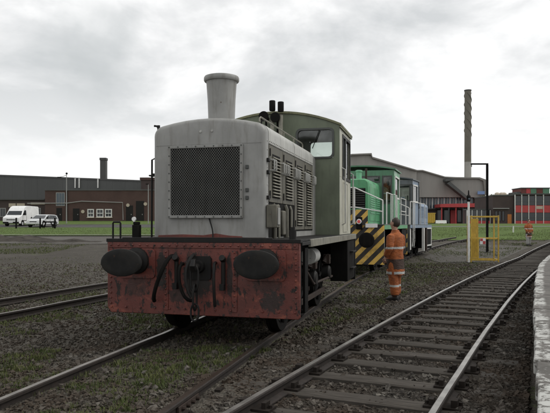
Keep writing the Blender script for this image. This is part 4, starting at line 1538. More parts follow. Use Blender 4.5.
def person(label, loc, rz, scale=1.0, legs=True, trousers=None):
    rt = thing('person', label, 'person', loc, rz)
    rt.scale = (scale,) * 3
    # continuous body: pelvis, torso, neck, head, arms to wrists, legs
    sh = 1.455
    J = [(0, 0, 0.95, .135, .105), (0, 0.005, 1.12, .135, .10), (0, 0.0, 1.32, .15, .105), (0, -0.01, 1.43, .08, .07), (0, 0.005, 1.52, .058, .06),
         (0, 0.025, 1.60, .068, .085), (0, 0.03, 1.68, .076, .098), (0, 0.02, 1.745, .055, .072)]
    E = [(i, i + 1) for i in range(7)]
    arms = {}
    for s in (-1, 1):
        i = len(J)
        el = (s * 0.27, 0.0 + 0.02 * s, 1.16)
        wr = (s * 0.245, 0.13 + 0.05 * s, 0.945)
        J += [(s * 0.16, -0.015, 1.40, .045, .045), (s * 0.225, -0.012, 1.31, .04, .04), (*el, .042, .042), (*wr, .028, .028)]
        E += [(3, i), (i, i + 1), (i + 1, i + 2), (i + 2, i + 3)]
        arms[s] = (el, wr)
        i = len(J)
        if legs:
            J += [(s * 0.095, 0, 0.86, .085, .09), (s * 0.105, 0.012 + 0.03 * s, 0.48, .062, .062), (s * 0.11, -0.02 + 0.05 * s, 0.10, .042, .045)]
            E += [(0, i), (i, i + 1), (i + 1, i + 2)]
    body = skin_mesh('body', J, E, SKIN, rt, 2)
    hj = []
    for s in (-1, 1):
        el, wr = arms[s]
        d = (Vector(wr) - Vector(el))
        jj, ee = hand(rt, wr, d, s)
        h = skin_mesh('hand', jj, ee, SKIN, body, 1)
    # face features and ears
    for s in (-1, 1):
        MB().lathe([(0.004, -0.004), (0.011, -0.001), (0.011, 0.004), (0.004, 0.008)], (s * 0.031, 0.122, 1.678), 'y', 10).build('eye', BOOT, body)
        MB().lathe([(0.012, -0.012), (0.03, -0.008), (0.032, 0.0), (0.018, 0.008)], (s * 0.079, 0.015, 1.665), 'x', 12, 0.7, 1.1).build('ear', SKIN, body)
    MB().tube([(0, 0.112, 1.69), (0, 0.135, 1.655), (0, 0.118, 1.645)], [0.008, 0.015, 0.010], 8).build('nose', SKIN, body)
    MB().tube([(-0.022, 0.108, 1.615), (0, 0.116, 1.613), (0.022, 0.108, 1.615)], 0.006, 6).build('mouth', REDSTRIP, body)
    hb = MB()
    rr0 = random.Random(2)
    hb.lathe([(math.sin(R(a)) * (1 if a else 0.02), -math.cos(R(a)) * 0.108) for a in (4, 20, 40, 60, 80, 100, 120, 140, 160, 176)], (0, -0.014, 1.688), 'z', 20, 0.084, 0.098)
    hb.v = [(x_ + rr0.uniform(-.006, .006), y_ + rr0.uniform(-.006, .006), z_ + rr0.uniform(-.008, .008)) for x_, y_, z_ in hb.v]
    hb.build('hair', HAIR, rt)
    # jacket: hanging shell with folds, sleeves down to the wrists
    jk = MB()
    rr = random.Random(5)
    rings = []
    for z, rx, ry, yo in ((0.555, .208, .178, 0.0), (0.57, .216, .186, 0.0), (0.64, .212, .182, 0.0), (0.72, .208, .178, 0.0), (0.80, .207, .175, 0.002), (0.88, .204, .170, 0.004), (0.96, .203, .170, 0.005),
                          (1.04, .200, .165, 0.004), (1.12, .206, .164, 0.002), (1.20, .212, .162, 0.0), (1.28, .216, .158, -0.004), (1.36, .212, .146, -0.01), (1.42, .180, .125, -0.012), (1.46, .125, .105, -0.01), (1.50, .085, .085, -0.002), (1.53, .078, .078, 0.0)):
        ring = []
        for k in range(28):
            a = 2 * math.pi * k / 28
            fold = 1 + (0.030 * math.sin(5 * a + 9 * z) + 0.022 * math.sin(9 * a - 14 * z)) * (1 if z < 1.4 else 0.3) + rr.uniform(-0.012, 0.012)
            ring.append((rx * math.cos(a) * fold, yo + ry * math.sin(a) * fold, z))
        rings.append(ring)
    jk.loft(rings)
    for s in (-1, 1):
        el, wr = (Vector(v) for v in arms[s])
        p0 = Vector((s * 0.15, -0.012, 1.40)); p1 = Vector((s * 0.215, -0.012, 1.36)); el = el + Vector((s * 0.015, -0.015, 0.0)); wr = wr + Vector((0, 0, 0.02))
        pts = [p0, p1] + [p1.lerp(el, t) for t in (0.25, 0.5, 0.75, 1.0)] + [el.lerp(wr, t) for t in (0.25, 0.5, 0.75, 1.0)]
        jk.tube(pts, [.07, .092, .090, .082, .084, .078, .079, .068, .066, .056], 14)
    jk.build('jacket', JACKET, rt)
    if legs:
        for s in (-1, 1):
            J = [(s * 0.085, 0, 0.90, .13, .14), (s * 0.10, 0.005, 0.70, .125, .13), (s * 0.108, 0.012 + 0.03 * s, 0.47, .108, .11), (s * 0.11, -0.01 + 0.04 * s, 0.25, .10, .105), (s * 0.11, -0.02 + 0.05 * s, 0.06, .10, .11)]
            skin_mesh('trouser_leg', J, [(i, i + 1) for i in range(4)], trousers or TROUS, rt, 2)
            yb = -0.02 + 0.05 * s
            bt = MB()
            bt.loft([[(s * 0.115 + 0.052 * w * math.cos(a), yb + yo + 0.0, 0.045 * 0 + zc + hh * math.sin(a)) for a in [2 * math.pi * k / 12 for k in range(12)]]
                     for yo, w, zc, hh in ((-0.075, 0.5, 0.05, 0.035), (-0.06, 0.85, 0.06, 0.058), (0.0, 0.92, 0.065, 0.063), (0.07, 0.9, 0.05, 0.048), (0.15, 0.98, 0.042, 0.04), (0.20, 0.8, 0.036, 0.034), (0.225, 0.4, 0.03, 0.022))])
            bt.box(s * 0.115 - 0.048, s * 0.115 + 0.048, yb - 0.075, yb + 0.20, 0.0, 0.022)
            bt.build('boot', BOOT, rt)
    return rt


person('person in orange hi-vis jacket and trousers standing by the track watching the locomotives', (2.62, 13.35, 0.0), R(48), 1.0)
gx, gy, gth = loco_path(18.7 + 3.45)
cgx, cgy = offset((gx, gy, gth), 1.0)
person('driver in orange hi-vis jacket seen through the green locomotive cab window', (cgx, cgy, RZ + 1.52 + 0.03), R(170), 0.93)

# ================================================================== yard furniture
def px2(u, y_, d):
    """point on the land seen at column u, depth d"""
    x = (u - 275) / 613.0 * d
    return x, d, H(x, d)


# white marker post with lamp head
x, y, z = px2(468.6, 262, 26.4)
p = thing('signal_post', 'white painted post with small dark lamp on top beside the yellow cage', 'post', (x, y, z))
MB().lathe([(0.05, -0.05), (0.05, 0.0), (0.045, 2.62), (0.04, 2.64)], (0, 0, 0), 'z', 14).build('pole', WHITE, p)
MB().lathe([(0.07, -0.005), (0.07, 0.03)], (0, 0, 0), 'z', 14).build('base_plate', RUSTB, p)
MB().lathe([(0.045, 2.641), (0.085, 2.68), (0.085, 2.84), (0.10, 2.85), (0.06, 2.92), (0.03, 2.94), (0.025, 3.10), (0.01, 3.14)], (0, 0, 0), 'z', 14).build('lamp', BLACK, p)
MB().lathe([(0.04, -0.10), (0.045, -0.084)], (0, 0, 2.76), 'y', 12).build('lens', WINBLUE, p)

# yellow cage
x, y, z = px2(484.5, 261, 26.6)
p = thing('safety_cage', 'yellow tubular steel safety cage with red and white sign beside the track', 'cage', (x, y, z), R(-8))
for xx in (-0.56, 0.58):
    for yy in (0.0, 0.9):
        MB().box(xx - 0.028, xx + 0.028, yy - 0.028, yy + 0.028, -0.05, 2.05).build('corner_post', YELLOW, p, 0.006)
for yy in (0.0, 0.9):
    for zz in (0.12, 1.05, 2.0):
        MB().box(-0.524, 0.544, yy - 0.025, yy + 0.025, zz - 0.03, zz + 0.03).build('rail', YELLOW, p, 0.005)
for xx in (-0.56, 0.58):
    for zz in (0.12, 1.05, 2.0):
        MB().box(xx - 0.025, xx + 0.025, 0.036, 0.864, zz - 0.03, zz + 0.03).build('rail', YELLOW, p, 0.005)
MB().box(-0.50, -0.18, 0.42, 0.46, 0.18, 1.92).build('door_panel', YELLOW, p, 0.006)
MB().box(-0.30, -0.24, -0.03, 0.03, 0.152, 1.018).build('middle_post', YELLOW, p, 0.006)
sg = MB().box(-0.20, 0.04, -0.062, -0.05, 0.80, 1.06).build('sign_board', SIGNW, p, 0.004)
MB().box(-0.19, -0.08, -0.068, -0.0625, 0.94, 1.05).build('red_square', REDP, sg)
MB().box(-0.08, 0.03, -0.068, -0.0625, 0.81, 0.94).build('red_square', REDP, sg)

# black post with arm
x, y, z = px2(487.2, 250, 33.0)
p = thing('gallows_post', 'tall thin black post with horizontal arm to the left behind the yellow cage', 'post', (x, y, z))
MB().box(-0.055, 0.055, -0.055, 0.055, -0.05, 4.72).build('upright', BLACK, p, 0.008)
MB().box(-0.88, 0.055, -0.04, 0.04, 4.72, 4.80).build('arm', BLACK, p, 0.006)
MB().tube([(-0.84, 0, 4.72), (-0.84, 0, 4.60)], 0.02, 8).build('hanger', BLACK, p)
MB().box(-0.16, 0.16, -0.16, 0.16, -0.05, 0.03).build('base_plate', BLACK2, p, 0.01)

# distant worker
x, y, z = px2(528.6, 249, 38.5)
person('small distant person in orange hi-vis jacket and pale trousers beyond the yellow cage', (x, y, z), R(200), 0.93, trousers=PALET)
# low white rail fence on the right lawn
p = thing('low_fence', 'low pale single rail fence along the right hand lawn', 'fence', (0, 0, 0))
fx = [9.6 + 4.2 * k for k in range(9)]
for k, xx in enumerate(fx):
    yy = 56 + 0.05 * xx
    MB().box(-0.05, 0.05, -0.05, 0.05, -0.05, 0.62).build('fence_post', WHITE, p, loc=(xx, yy, H(xx, yy)))
for a, b in zip(fx[:-1], fx[1:]):
    ya, yb = 56 + 0.05 * a, 56 + 0.05 * b
    MB().tube([(a + 0.05, ya, H(a, ya) + 0.56), (b - 0.05, yb, H(b, yb) + 0.56)], 0.035, 8).build('fence_rail', ALU, p)

# bollards by the parked vehicles
for k, (u, lab) in enumerate(((16.2, 'dark wooden bollard in front of the white van'), (40.2, 'dark wooden bollard in front of the silver car'), (55.0, 'dark wooden bollard standing alone right of the silver car'))):
    x, y, z = px2(u, 227, 66.5)
    tag(MB().box(-0.075, 0.075, -0.075, 0.075, -0.2, 1.05).prism([(-0.075, 1.05), (0.075, 1.05), (0.0, 1.12)], -0.075, 0.075).build('bollard', BLACK, None, 0.02, loc=(x, y, z + 0.09)), lab, 'bollard', 'bollards along the lawn')
x, y, z = px2(48.5, 227, 66.5)
p = thing('trestle_barrier', 'low dark trestle barrier between two bollards right of the silver car', 'barrier', (x, y, z + 0.09))
for s in (-1, 1):
    MB().tube([(s * 0.55, -0.2, 0.0), (s * 0.25, 0, 0.62)], 0.05, 6).build('leg', BLACK, p)
    MB().tube([(s * 0.55, 0.2, 0.0), (s * 0.25, 0, 0.62)], 0.05, 6).build('leg', BLACK, p)
MB().box(-0.6, 0.6, -0.04, 0.04, 0.60, 0.72).build('cross_bar', BLACK, p, 0.01)


# ================================================================== vehicles
def vehicle(label, cat, name, loc, rz, mat, prof, win, W, wheels, kind):
    """faces local -y. prof: side outline (y, z) of the shell; win: list of side windows; front glass built from the outline"""
    rt = thing(name, label, cat, loc, rz)
    hw = W / 2
    # lofted shell: narrower towards the roof
    zr = max(z for _, z in prof); zb = min(z for _, z in prof)

    def xx(z):
        belt = kind['belt']
        t = max(0.0, (z - belt) / (zr - belt))
        return hw * (1 - kind['tumble'] * t)
    mb = MB()
    L_ = [(-xx(z), y_, z) for y_, z in prof]; R_ = [(xx(z), y_, z) for y_, z in prof]
    n = len(prof)
    mb.add(L_ + R_, [list(range(n)), list(range(2 * n - 1, n - 1, -1))] + [[i, i + n, (i + 1) % n + n, (i + 1) % n] for i in range(n)])
    body_ = mb.build('body', mat, rt, 0.05)
    for s in (-1, 1):
        for w in win:
            mb = MB()
            P = [(s * (xx(z) + 0.004), y_, z) for y_, z in w]; Q = [(s * (xx(z) - 0.05), y_, z) for y_, z in w]
            m = len(w)
            mb.add(P + Q, [list(range(m)), list(range(2 * m - 1, m - 1, -1))] + [[i, i + m, (i + 1) % m + m, (i + 1) % m] for i in range(m)])
            mb.build('side_window', WINDARK, rt, smooth=False)
        for yw in wheels:
            w = MB().lathe([(0.20, 0.09), (0.30, 0.10), (0.32, 0.07), (0.32, -0.09), (0.20, -0.1)], (0, 0, 0), 'x', 24).build('wheel', RUBBER, rt, loc=(s * (hw - 0.10), yw, 0.32))
            MB().lathe([(0.20, 0.0), (0.19, s * 0.02), (0.06, s * 0.035)], (s * 0.088, 0, 0), 'x', 18).build('rim', SILVER, w)
            MB().lathe([(0.40, -0.02), (0.40, 0.015)], (s * (hw - 0.01), yw, 0.36), 'x', 24).build('wheel_arch', BLACK, rt)
        for y0_, z0_, z1_ in kind['seams']:
            MB().box(s * hw - 0.004, s * hw + 0.004, y0_ - 0.012, y0_ + 0.012, z0_, z1_).build('door_seam', BLACK, rt)
        MB().box(s * hw - 0.004, s * hw + 0.012, kind['seams'][0][0], prof[-1][0] - 0.3, kind['strip'], kind['strip'] + 0.07).build('side_moulding', DKGREY, rt)
        hl = kind['lamp']
        MB().prism(rrect(s * (hw - 0.28) - 0.16, s * (hw - 0.28) + 0.16, hl[1] - 0.09, hl[1] + 0.09, 0.05), hl[0] - 0.02, hl[0] + 0.2).build('headlight', CHROME, rt)
        MB().box(s * hw, s * (hw + 0.2), kind['mir'][0], kind['mir'][0] + 0.1, kind['mir'][1], kind['mir'][1] + 0.2).build('mirror', BLACK, rt, 0.03)
    (ya, za), (yb, zb2) = kind['ws']
    mb = MB()
    d = Vector((0, yb - ya, zb2 - za)).normalized(); nrm = Vector((0, -d.z, d.y)) * 0.012
    A = Vector((0, ya, za)) + nrm; B = Vector((0, yb, zb2)) + nrm
    wa, wb_ = xx(za) - 0.10, xx(zb2) - 0.12
    mb.add([(-wa, A.y, A.z), (wa, A.y, A.z), (wb_, B.y, B.z), (-wb_, B.y, B.z)] + [(-wa, A.y + .04, A.z), (wa, A.y + .04, A.z), (wb_, B.y + .04, B.z), (-wb_, B.y + .04, B.z)],
           [[0, 1, 2, 3], [7, 6, 5, 4], [0, 4, 5, 1], [1, 5, 6, 2], [2, 6, 7, 3], [3, 7, 4, 0]])
    mb.build('windscreen', WINDARK, rt, smooth=False)
    g = kind['grille']
    MB().box(-hw + 0.45, hw - 0.45, g[0] - 0.015, g[0] + 0.1, g[1], g[2]).build('grille', BLACK, rt, 0.02)
    MB().box(-hw + 0.02, hw - 0.02, g[0] - 0.03, g[0] + 0.15, 0.32, 0.52).build('bumper', BLACK if cat == 'van' else mat, rt, 0.04)
    MB().box(-0.26, 0.26, g[0] - 0.045, g[0] - 0.03, 0.40, 0.50).build('number_plate', SIGNW, rt)
    return rt


x, y, z = px2(10.8, 226, 73.0)
vehicle('white high roof panel van parked facing left on the far left', 'van', 'panel_van', (x, y, z + 0.06), R(-3), VANW,
        [(0.02, 0.30), (-0.02, 0.62), (0.0, 0.98), (0.12, 1.10), (0.78, 1.32), (1.45, 2.12), (1.75, 2.36), (2.2, 2.48), (5.4, 2.48), (5.6, 2.40), (5.62, 0.35)],
        [[(1.02, 1.38), (1.50, 1.90), (1.95, 1.95), (1.95, 1.36)]], 2.0, (0.95, 4.5),
        dict(belt=1.3, tumble=0.12, lamp=(0.02, 0.88), mir=(1.15, 1.35), ws=((0.80, 1.35), (1.46, 2.10)), grille=(0.0, 0.60, 0.82), seams=((1.02, 0.4, 1.30), (2.0, 0.4, 1.32), (3.3, 0.4, 1.32)), strip=0.66))
x, y, z = px2(33.0, 227.5, 69.5)
vehicle('silver estate car parked beside the white van', 'car', 'estate_car', (x, y, z + 0.075), R(-8), SILVER,
        [(0.02, 0.28), (-0.03, 0.50), (0.05, 0.72), (0.25, 0.80), (1.05, 0.95), (1.80, 1.38), (2.2, 1.46), (3.6, 1.45), (4.1, 1.38), (4.3, 0.92), (4.32, 0.35)],
        [[(1.30, 0.98), (1.85, 1.32), (2.25, 1.38), (2.25, 0.98)], [(2.31, 0.98), (2.31, 1.38), (3.15, 1.38), (3.15, 0.98)], [(3.21, 0.98), (3.21, 1.38), (3.75, 1.35), (4.05, 0.98)]], 1.74, (0.85, 3.45),
        dict(belt=0.92, tumble=0.16, lamp=(0.06, 0.66), mir=(1.35, 0.95), ws=((1.10, 0.98), (1.78, 1.355)), grille=(0.0, 0.55, 0.66), seams=((1.28, 0.35, 0.92), (2.28, 0.35, 0.92), (3.1, 0.5, 0.92)), strip=0.52))


# ================================================================== earth heaps
def heap(label, cx, cy, lx, ly, hh, seed):
    r = random.Random(seed)
    n, m = 26, 14
    vs, fs = [], []
    ph = [r.uniform(0, 6) for _ in range(6)]
    for j in range(m + 1):
        for i in range(n + 1):
            u, v = i / n * 2 - 1, j / m * 2 - 1
            d = max(0.0, 1 - (u * u + v * v) * 1.0)
            z = hh * d ** 0.8 * (0.75 + 0.3 * math.sin(u * 5 + ph[0]) * math.sin(v * 4 + ph[1]) + 0.18 * math.sin(u * 13 + ph[2]) + r.uniform(-0.08, 0.08))
            x, y = cx + u * lx, cy + v * ly
            vs.append((x, y, H(x, y) + z - 0.06))
    for j in range(m):
        for i in range(n):
            a = j * (n + 1) + i
            fs.append((a, a + 1, a + n + 2, a + n + 1))
    me = bpy.data.meshes.new('earth_heap'); me.from_pydata(vs, [], fs); me.materials.append(DIRTH)
    return tag(link_obj('earth_heap', me), label, 'heap', 'heaps of spoil by the road')


heap('low heap of dark spoil at the left edge below the white van', -20.0, 44.5, 4.2, 2.0, 0.50, 3)
heap('small elongated heap of dark spoil tailing off to the right of the other heap', -14.8, 42.5, 3.6, 1.2, 0.25, 5)


# ================================================================== buildings, left
def window_part(parent, x0, x1, z0, z1, y, frame=WHITE, panes=1, glassm=WINDARK, t=0.06, name='window'):
    f = MB().ring([(x0, z0), (x1, z0), (x1, z1), (x0, z1)], [(x0 + t, z0 + t), (x1 - t, z0 + t), (x1 - t, z1 - t), (x0 + t, z1 - t)], y - 0.06, y + 0.05).build(name, frame, parent, smooth=False)
    w = (x1 - x0 - 2 * t) / panes
    for k in range(panes):
        MB().box(x0 + t + w * k + 0.02, x0 + t + w * (k + 1) - 0.02, y - 0.02, y + 0.02, z0 + t, z1 - t).build('pane', glassm, f, smooth=False)
        if k:
            MB().box(x0 + t + w * k - 0.02, x0 + t + w * k + 0.02, y - 0.05, y + 0.03, z0 + t, z1 - t).build('glazing_bar', frame, f, smooth=False)
    return f


D1 = 96.0
k1 = D1 / 613.0


def bx1(u):
    return (u - 275) * k1


def bz1(v):
    return CAMZ + (225 - v) * k1


bb = thing('brick_building', 'low brown brick workshop with three white framed windows at left', 'building', (0, D1, 0))
gz = H(-30, D1) - 0.3
MB().box(bx1(45), bx1(162), 0, 14, gz, bz1(190.5)).build('wall', BRICK, bb, smooth=False)
MB().box(bx1(45) - 0.1, bx1(162) + 0.1, -0.12, 14.1, bz1(190.5), bz1(189.5)).build('parapet', CLAD_D, bb, smooth=False)
for a, b in ((87.5, 94), (96.5, 103.5), (105, 112)):
    w = window_part(bb, bx1(a), bx1(b), bz1(217.3), bz1(209), 0, WHITE, 2, t=0.14)
    MB().box(bx1(a) + 0.05, bx1(b) - 0.05, -0.10, 0.02, bz1(213.6), bz1(212.9)).build('transom', WHITE, w, smooth=False)
    MB().box(bx1(a) - 0.1, bx1(b) + 0.1, -0.2, 0.0, bz1(217.9), bz1(217.3)).build('sill', BEIGE, w, smooth=False)
window_part(bb, bx1(56), bx1(65), bz1(206), bz1(192.5), 0, ALU, 3, WINBLUE, t=0.1)
for a, b, v0 in ((56.5, 62, 208), (73, 79.5, 208.5), (126, 133, 205.5), (136, 144, 201)):
    d = MB().box(bx1(a), bx1(b), -0.04, 0.05, gz + 0.2, bz1(v0)).build('door', BLACK2, bb, smooth=False)
    MB().box(bx1(b) - 0.3, bx1(b) - 0.2, -0.12, -0.04, bz1(215), bz1(214)).build('door_handle', ALU, d, smooth=False)
MB().tube([(bx1(28), -0.25, bz1(203.5)), (bx1(68), -0.25, bz1(203.2)), (bx1(82), -0.25, bz1(201.3)), (bx1(123), -0.25, bz1(202.6)), (bx1(123.5), -0.25, bz1(220))], 0.07, 8).build('pipe', ALU, bb)
for u, v in ((83, 211.6), (128, 205.2), (145.5, 204)):
    MB().lathe([(0.27, -0.12), (0.27, -0.06), (0.15, -0.05)], (bx1(u), 0, bz1(v)), 'y', 20).build('round_sign', BEIGE, bb)
MB().box(bx1(66.5), bx1(67.5), -0.2, 0, gz, bz1(190.5)).build('downpipe', BLACK2, bb, smooth=False)

# lean-to with brick base further left
bl = thing('brick_annexe', 'low brick annexe with pale sign boards behind the white van', 'building', (0, D1 + 3, 0))
k2 = (D1 + 3) / 613.0
MB().box((-60 - 275) * k2, (45 - 275) * k2, 0, 8, gz, CAMZ + (225 - 200) * k2).build('wall', BRICK2, bl, smooth=False)
MB().box((-60 - 275) * k2, (45.0 - 275) * k2, -0.3, 8.2, CAMZ + (225 - 200) * k2, CAMZ + (225 - 198.8) * k2).build('flat_roof', ROOF_D, bl, smooth=False)
for a, b, v0, v1 in ((9, 16, 207, 203.4), (17, 25, 207, 203.4), (31, 45, 204.4, 202.6)):
    MB().box((a - 275) * k2, (b - 275) * k2, -0.12, -0.01, CAMZ + (225 - v0) * k2, CAMZ + (225 - v1) * k2).build('sign_board', BEIGE, bl, smooth=False)
for a, b in ((-40, -30), (-20, -10), (0, 6), (28, 32), (36, 41)):
    window_part(bl, (a - 275) * k2, (b - 275) * k2, CAMZ + (225 - 217) * k2, CAMZ + (225 - 208) * k2, 0, ALU, 2, t=0.1)

D2 = 122.0
k3 = D2 / 613.0
gs = thing('grey_factory_shed', 'long dark grey clad factory shed behind the brick workshop at left', 'building', (0, D2, 0))
xa, xb = (-150 - 275) * k3, (175 - 275) * k3
za, zb_ = CAMZ + (225 - 170.5) * k3, CAMZ + (225 - 183.0) * k3


def shed_top(x):
    return za + (zb_ - za) * (x - xa) / (xb - xa)


npan = 26
for k in range(npan):
    x0 = xa + (xb - xa) * k / npan; x1 = xa + (xb - xa) * (k + 1) / npan
    MB().add([(x0, 0, gz), (x1 - 0.012, 0, gz), (x1 - 0.012, 0, shed_top(x1)), (x0, 0, shed_top(x0)), (x0, 0.2, gz), (x1 - 0.012, 0.2, gz), (x1 - 0.012, 0.2, shed_top(x1)), (x0, 0.2, shed_top(x0))],
             [[0, 1, 2, 3], [7, 6, 5, 4], [0, 4, 5, 1], [1, 5, 6, 2], [2, 6, 7, 3], [3, 7, 4, 0]]).build('cladding_panel', CLAD_D, gs, smooth=False)
MB().add([(xa, -0.1, za), (xb, -0.1, zb_), (xb, 40, zb_ + 0.5), (xa, 40, za + 0.5), (xa, -0.1, za + 0.35), (xb, -0.1, zb_ + 0.3), (xb, 40, zb_ + 0.8), (xa, 40, za + 0.85)],
         [[0, 1, 2, 3], [7, 6, 5, 4], [0, 4, 5, 1], [1, 5, 6, 2], [2, 6, 7, 3], [3, 7, 4, 0]]).build('roof', ROOF_D, gs, smooth=False)
MB().box(xa, xb, 0.3, 40, gz, zb_ - 0.5).build('rear_walls', CLAD_D, gs, smooth=False)
for u in (75.5, 79.5, 98.2):
    xx_ = (u - 275) * k3
    MB().lathe([(0.13, 0.0), (0.13, 1.75), (0.17, 1.78), (0.17, 1.9)], (xx_, -0.25, CAMZ + (225 - 188) * k3), 'z', 10).build('vent_pipe', WHITE, gs)

# brown block rising behind, just left of the locomotive
bk = thing('brown_block', 'taller brown brick block just left of the grey locomotive bonnet', 'building', (0, 112, 0))
kk = 112 / 613.0
MB().box((141 - 275) * kk, (190 - 275) * kk, 0, 12, gz, CAMZ + (225 - 180) * kk).build('wall', BRICK2, bk, smooth=False)
MB().box((140 - 275) * kk, (191 - 275) * kk, -0.2, 12.2, CAMZ + (225 - 180) * kk, CAMZ + (225 - 177.5) * kk).build('roof_edge', BRICK, bk, smooth=False)

ch = thing('factory_chimney', 'short square dark chimney rising above the grey shed at left', 'chimney', ((103.7 - 275) * 150 / 613, 150, H(-40, 150)))
kz = 150 / 613.0
ht = CAMZ + (225 - 158) * kz - H(-40, 150)
MB().box(-0.72, 0.72, -0.72, 0.72, -0.3, ht - 0.6).build('shaft', CHIMD, ch, 0.05)
MB().box(-0.82, 0.82, -0.82, 0.82, ht - 0.6, ht).build('cap', CHIMD, ch, 0.05)

x, y, z = px2(66.5, 220, 84.0)
lp = thing('lamp_post', 'thin grey lamp post with side lamp in front of the brick workshop', 'lamp post', (x, y, z))
hz_ = CAMZ + (225 - 174) * 84 / 613.0 - z
MB().lathe([(0.085, -0.1), (0.075, 1.0), (0.05, hz_)], (0, 0, 0), 'z', 10).build('pole', ALU, lp)
MB().tube([(0, 0, hz_ - 0.15), (-0.5, 0, hz_ - 0.35), (-0.9, 0, hz_ - 0.4)], 0.035, 8).build('arm', ALU, lp)
MB().box(-1.25, -0.75, -0.12, 0.12, hz_ - 0.52, hz_ - 0.38).build('lamp_head', BLACK, lp, 0.03)
MB().lathe([(0.10, hz_ - 0.05), (0.16, hz_ + 0.05), (0.10, hz_ + 0.20)], (0.02, 0, 0), 'z', 10).build('camera_dome', BLACK, lp)
x, y, z = px2(148.3, 220, 84.0)
lp = thing('lamp_post', 'plain grey lamp post standing close to the left side of the grey bonnet', 'lamp post', (x, y, z))
MB().lathe([(0.075, -0.1), (0.065, 1.0), (0.045, 5.4)], (0, 0, 0), 'z', 10).build('pole', ALU, lp)
MB().box(-0.35, 0.05, -0.1, 0.1, 5.38, 5.5).build('lamp_head', BLACK, lp, 0.03)

# ================================================================== buildings, right
D3 = 205.0
k5 = D3 / 613.0


def bx5(u):
    return (u - 275) * k5


def bz5(v):
    return CAMZ + (225 - v) * k5


g5 = H(40, D3) - 0.4
ls = thing('steelworks_shed', 'huge pale grey industrial shed with sloping roof behind the locomotives', 'building', (0, D3, 0))


def slab(pts, y0, y1, mat, name, parent):
    return MB().prism([(bx5(u), bz5(v)) for u, v in pts], y0, y1).build(name, mat, parent, smooth=False)


slab([(330, 226), (416.5, 226), (416.5, 171.0), (372, 158.0), (370.5, 154.2), (352, 155), (330, 160)], 0, 45, CLAD_M, 'hall_wall', ls)
slab([(417, 197), (487, 197), (487, 194), (484.5, 180.5), (480, 178.2), (458, 178.0), (446, 177.2), (423.5, 170.6), (417, 170.6)], 2, 48, CLAD_M2, 'gable_wall', ls)
slab([(416.4, 171.4), (416.4, 170.2), (372, 157.0), (371.2, 153.4), (351.5, 154.2), (330, 159.2), (330, 160.6), (352, 155.6), (370.3, 154.9), (372, 158.6)][::-1], -1.0, 46, ROOF_G, 'roof_edge', ls)
slab([(486, 195), (488, 195), (488, 179.6), (481, 177.0), (458, 176.8), (446, 176.2), (423.5, 169.6), (416, 169.6), (416, 170.8), (423.4, 170.8), (446, 177.4), (458, 178.2), (480, 178.4), (484.6, 180.7)][::-1], 1.2, 49, ROOF_G, 'roof_edge', ls)
slab([(416.5, 226), (488, 226), (488, 197.1), (416.5, 197.1)], 4.5, 40, BRICK2, 'lower_wall', ls)
for k in range(20):
    u0 = 417 + k * 3.0
    slab([(u0 + 0.4, 208), (u0 + 2.6, 208), (u0 + 2.6, 197.6), (u0 + 0.4, 197.6)], 3.9, 4.4, WINBLUE, 'window', ls)
    slab([(u0 - 0.35, 208.2), (u0 + 0.35, 208.2), (u0 + 0.35, 197.3), (u0 - 0.35, 197.3)], 3.5, 4.4, ALU if k % 2 else WHITE, 'mullion', ls)
slab([(416, 209), (488, 209), (488, 208.0), (416, 208.0)], 3.3, 4.4, DKGREY, 'sill_band', ls)
# red canopy and its columns
cn = slab([(437, 207.6), (479, 207.4), (479, 203.6), (456, 203.9), (437, 204.4)], -4.0, 3.2, REDP, 'canopy', ls)
for u in (439, 446, 453, 460, 466, 472, 478):
    slab([(u - 0.5, 226), (u + 0.5, 226), (u + 0.5, 207.7), (u - 0.5, 207.7)], -3.4, -3.0, REDP if u % 2 else DKGREY, 'canopy_column', ls)
for a, b in ((440, 445), (447, 452), (461, 465)):
    slab([(a, 222), (b, 222), (b, 210), (a, 210)], 4.0, 4.45, WINDARK, 'door', ls)
for a, b in ((454, 459), (467, 471)):
    slab([(a, 224), (b, 224), (b, 210), (a, 210)], 3.9, 4.45, REDP, 'red_door', ls)
# inclined conveyor gallery on the gable
cv = slab([(444.5, 181.6), (452.5, 180.6), (452.5, 178.6), (444.5, 179.2)], -1.5, 1.9, CLAD_D, 'conveyor_head', ls)
slab([(446, 183.6), (448.8, 181.6), (470, 199.6), (466, 199.6)][::-1], -1.2, 1.8, CLAD_D, 'conveyor_gallery', ls)
slab([(478.5, 194.2), (485.5, 194.2), (485.5, 191.0), (478.5, 191.0)], 0.8, 1.15, SIGNB, 'blue_sign', ls)

# tall chimney with helical strakes
DC = 215.0
kc = DC / 613.0
cx_ = (467.8 - 275) * kc
g6 = H(60, DC)
stk = thing('tall_chimney', 'very tall slender steel chimney with spiral strakes near its top', 'chimney', (cx_, DC, g6))
zt = CAMZ + (225 - 91) * kc - g6
zm = CAMZ + (225 - 162) * kc - g6
MB().lathe([(1.18, zm), (1.12, zt - 0.8), (1.12, zt)], (0, 0, 0), 'z', 28).build('upper_shaft', CHIMM, stk)
MB().lathe([(1.22, -1), (1.18, zm)], (0, 0, 0), 'z', 28).build('lower_shaft', CHIML, stk)
MB().lathe([(1.25, zt), (1.25, zt + 0.35), (1.0, zt + 0.36)], (0, 0, 0), 'z', 28).build('rim', CHIMD, stk)
for j in range(3):
    pts = []
    for k in range(60):
        t_ = k / 59
        a = 2 * math.pi * (t_ * 1.7 + j / 3)
        zz = zt - 0.6 - t_ * 15.5
        pts.append((1.22 * math.cos(a), 1.22 * math.sin(a), zz))
    MB().tube(pts, 0.11, 6).build('strake', CHIMM, stk)

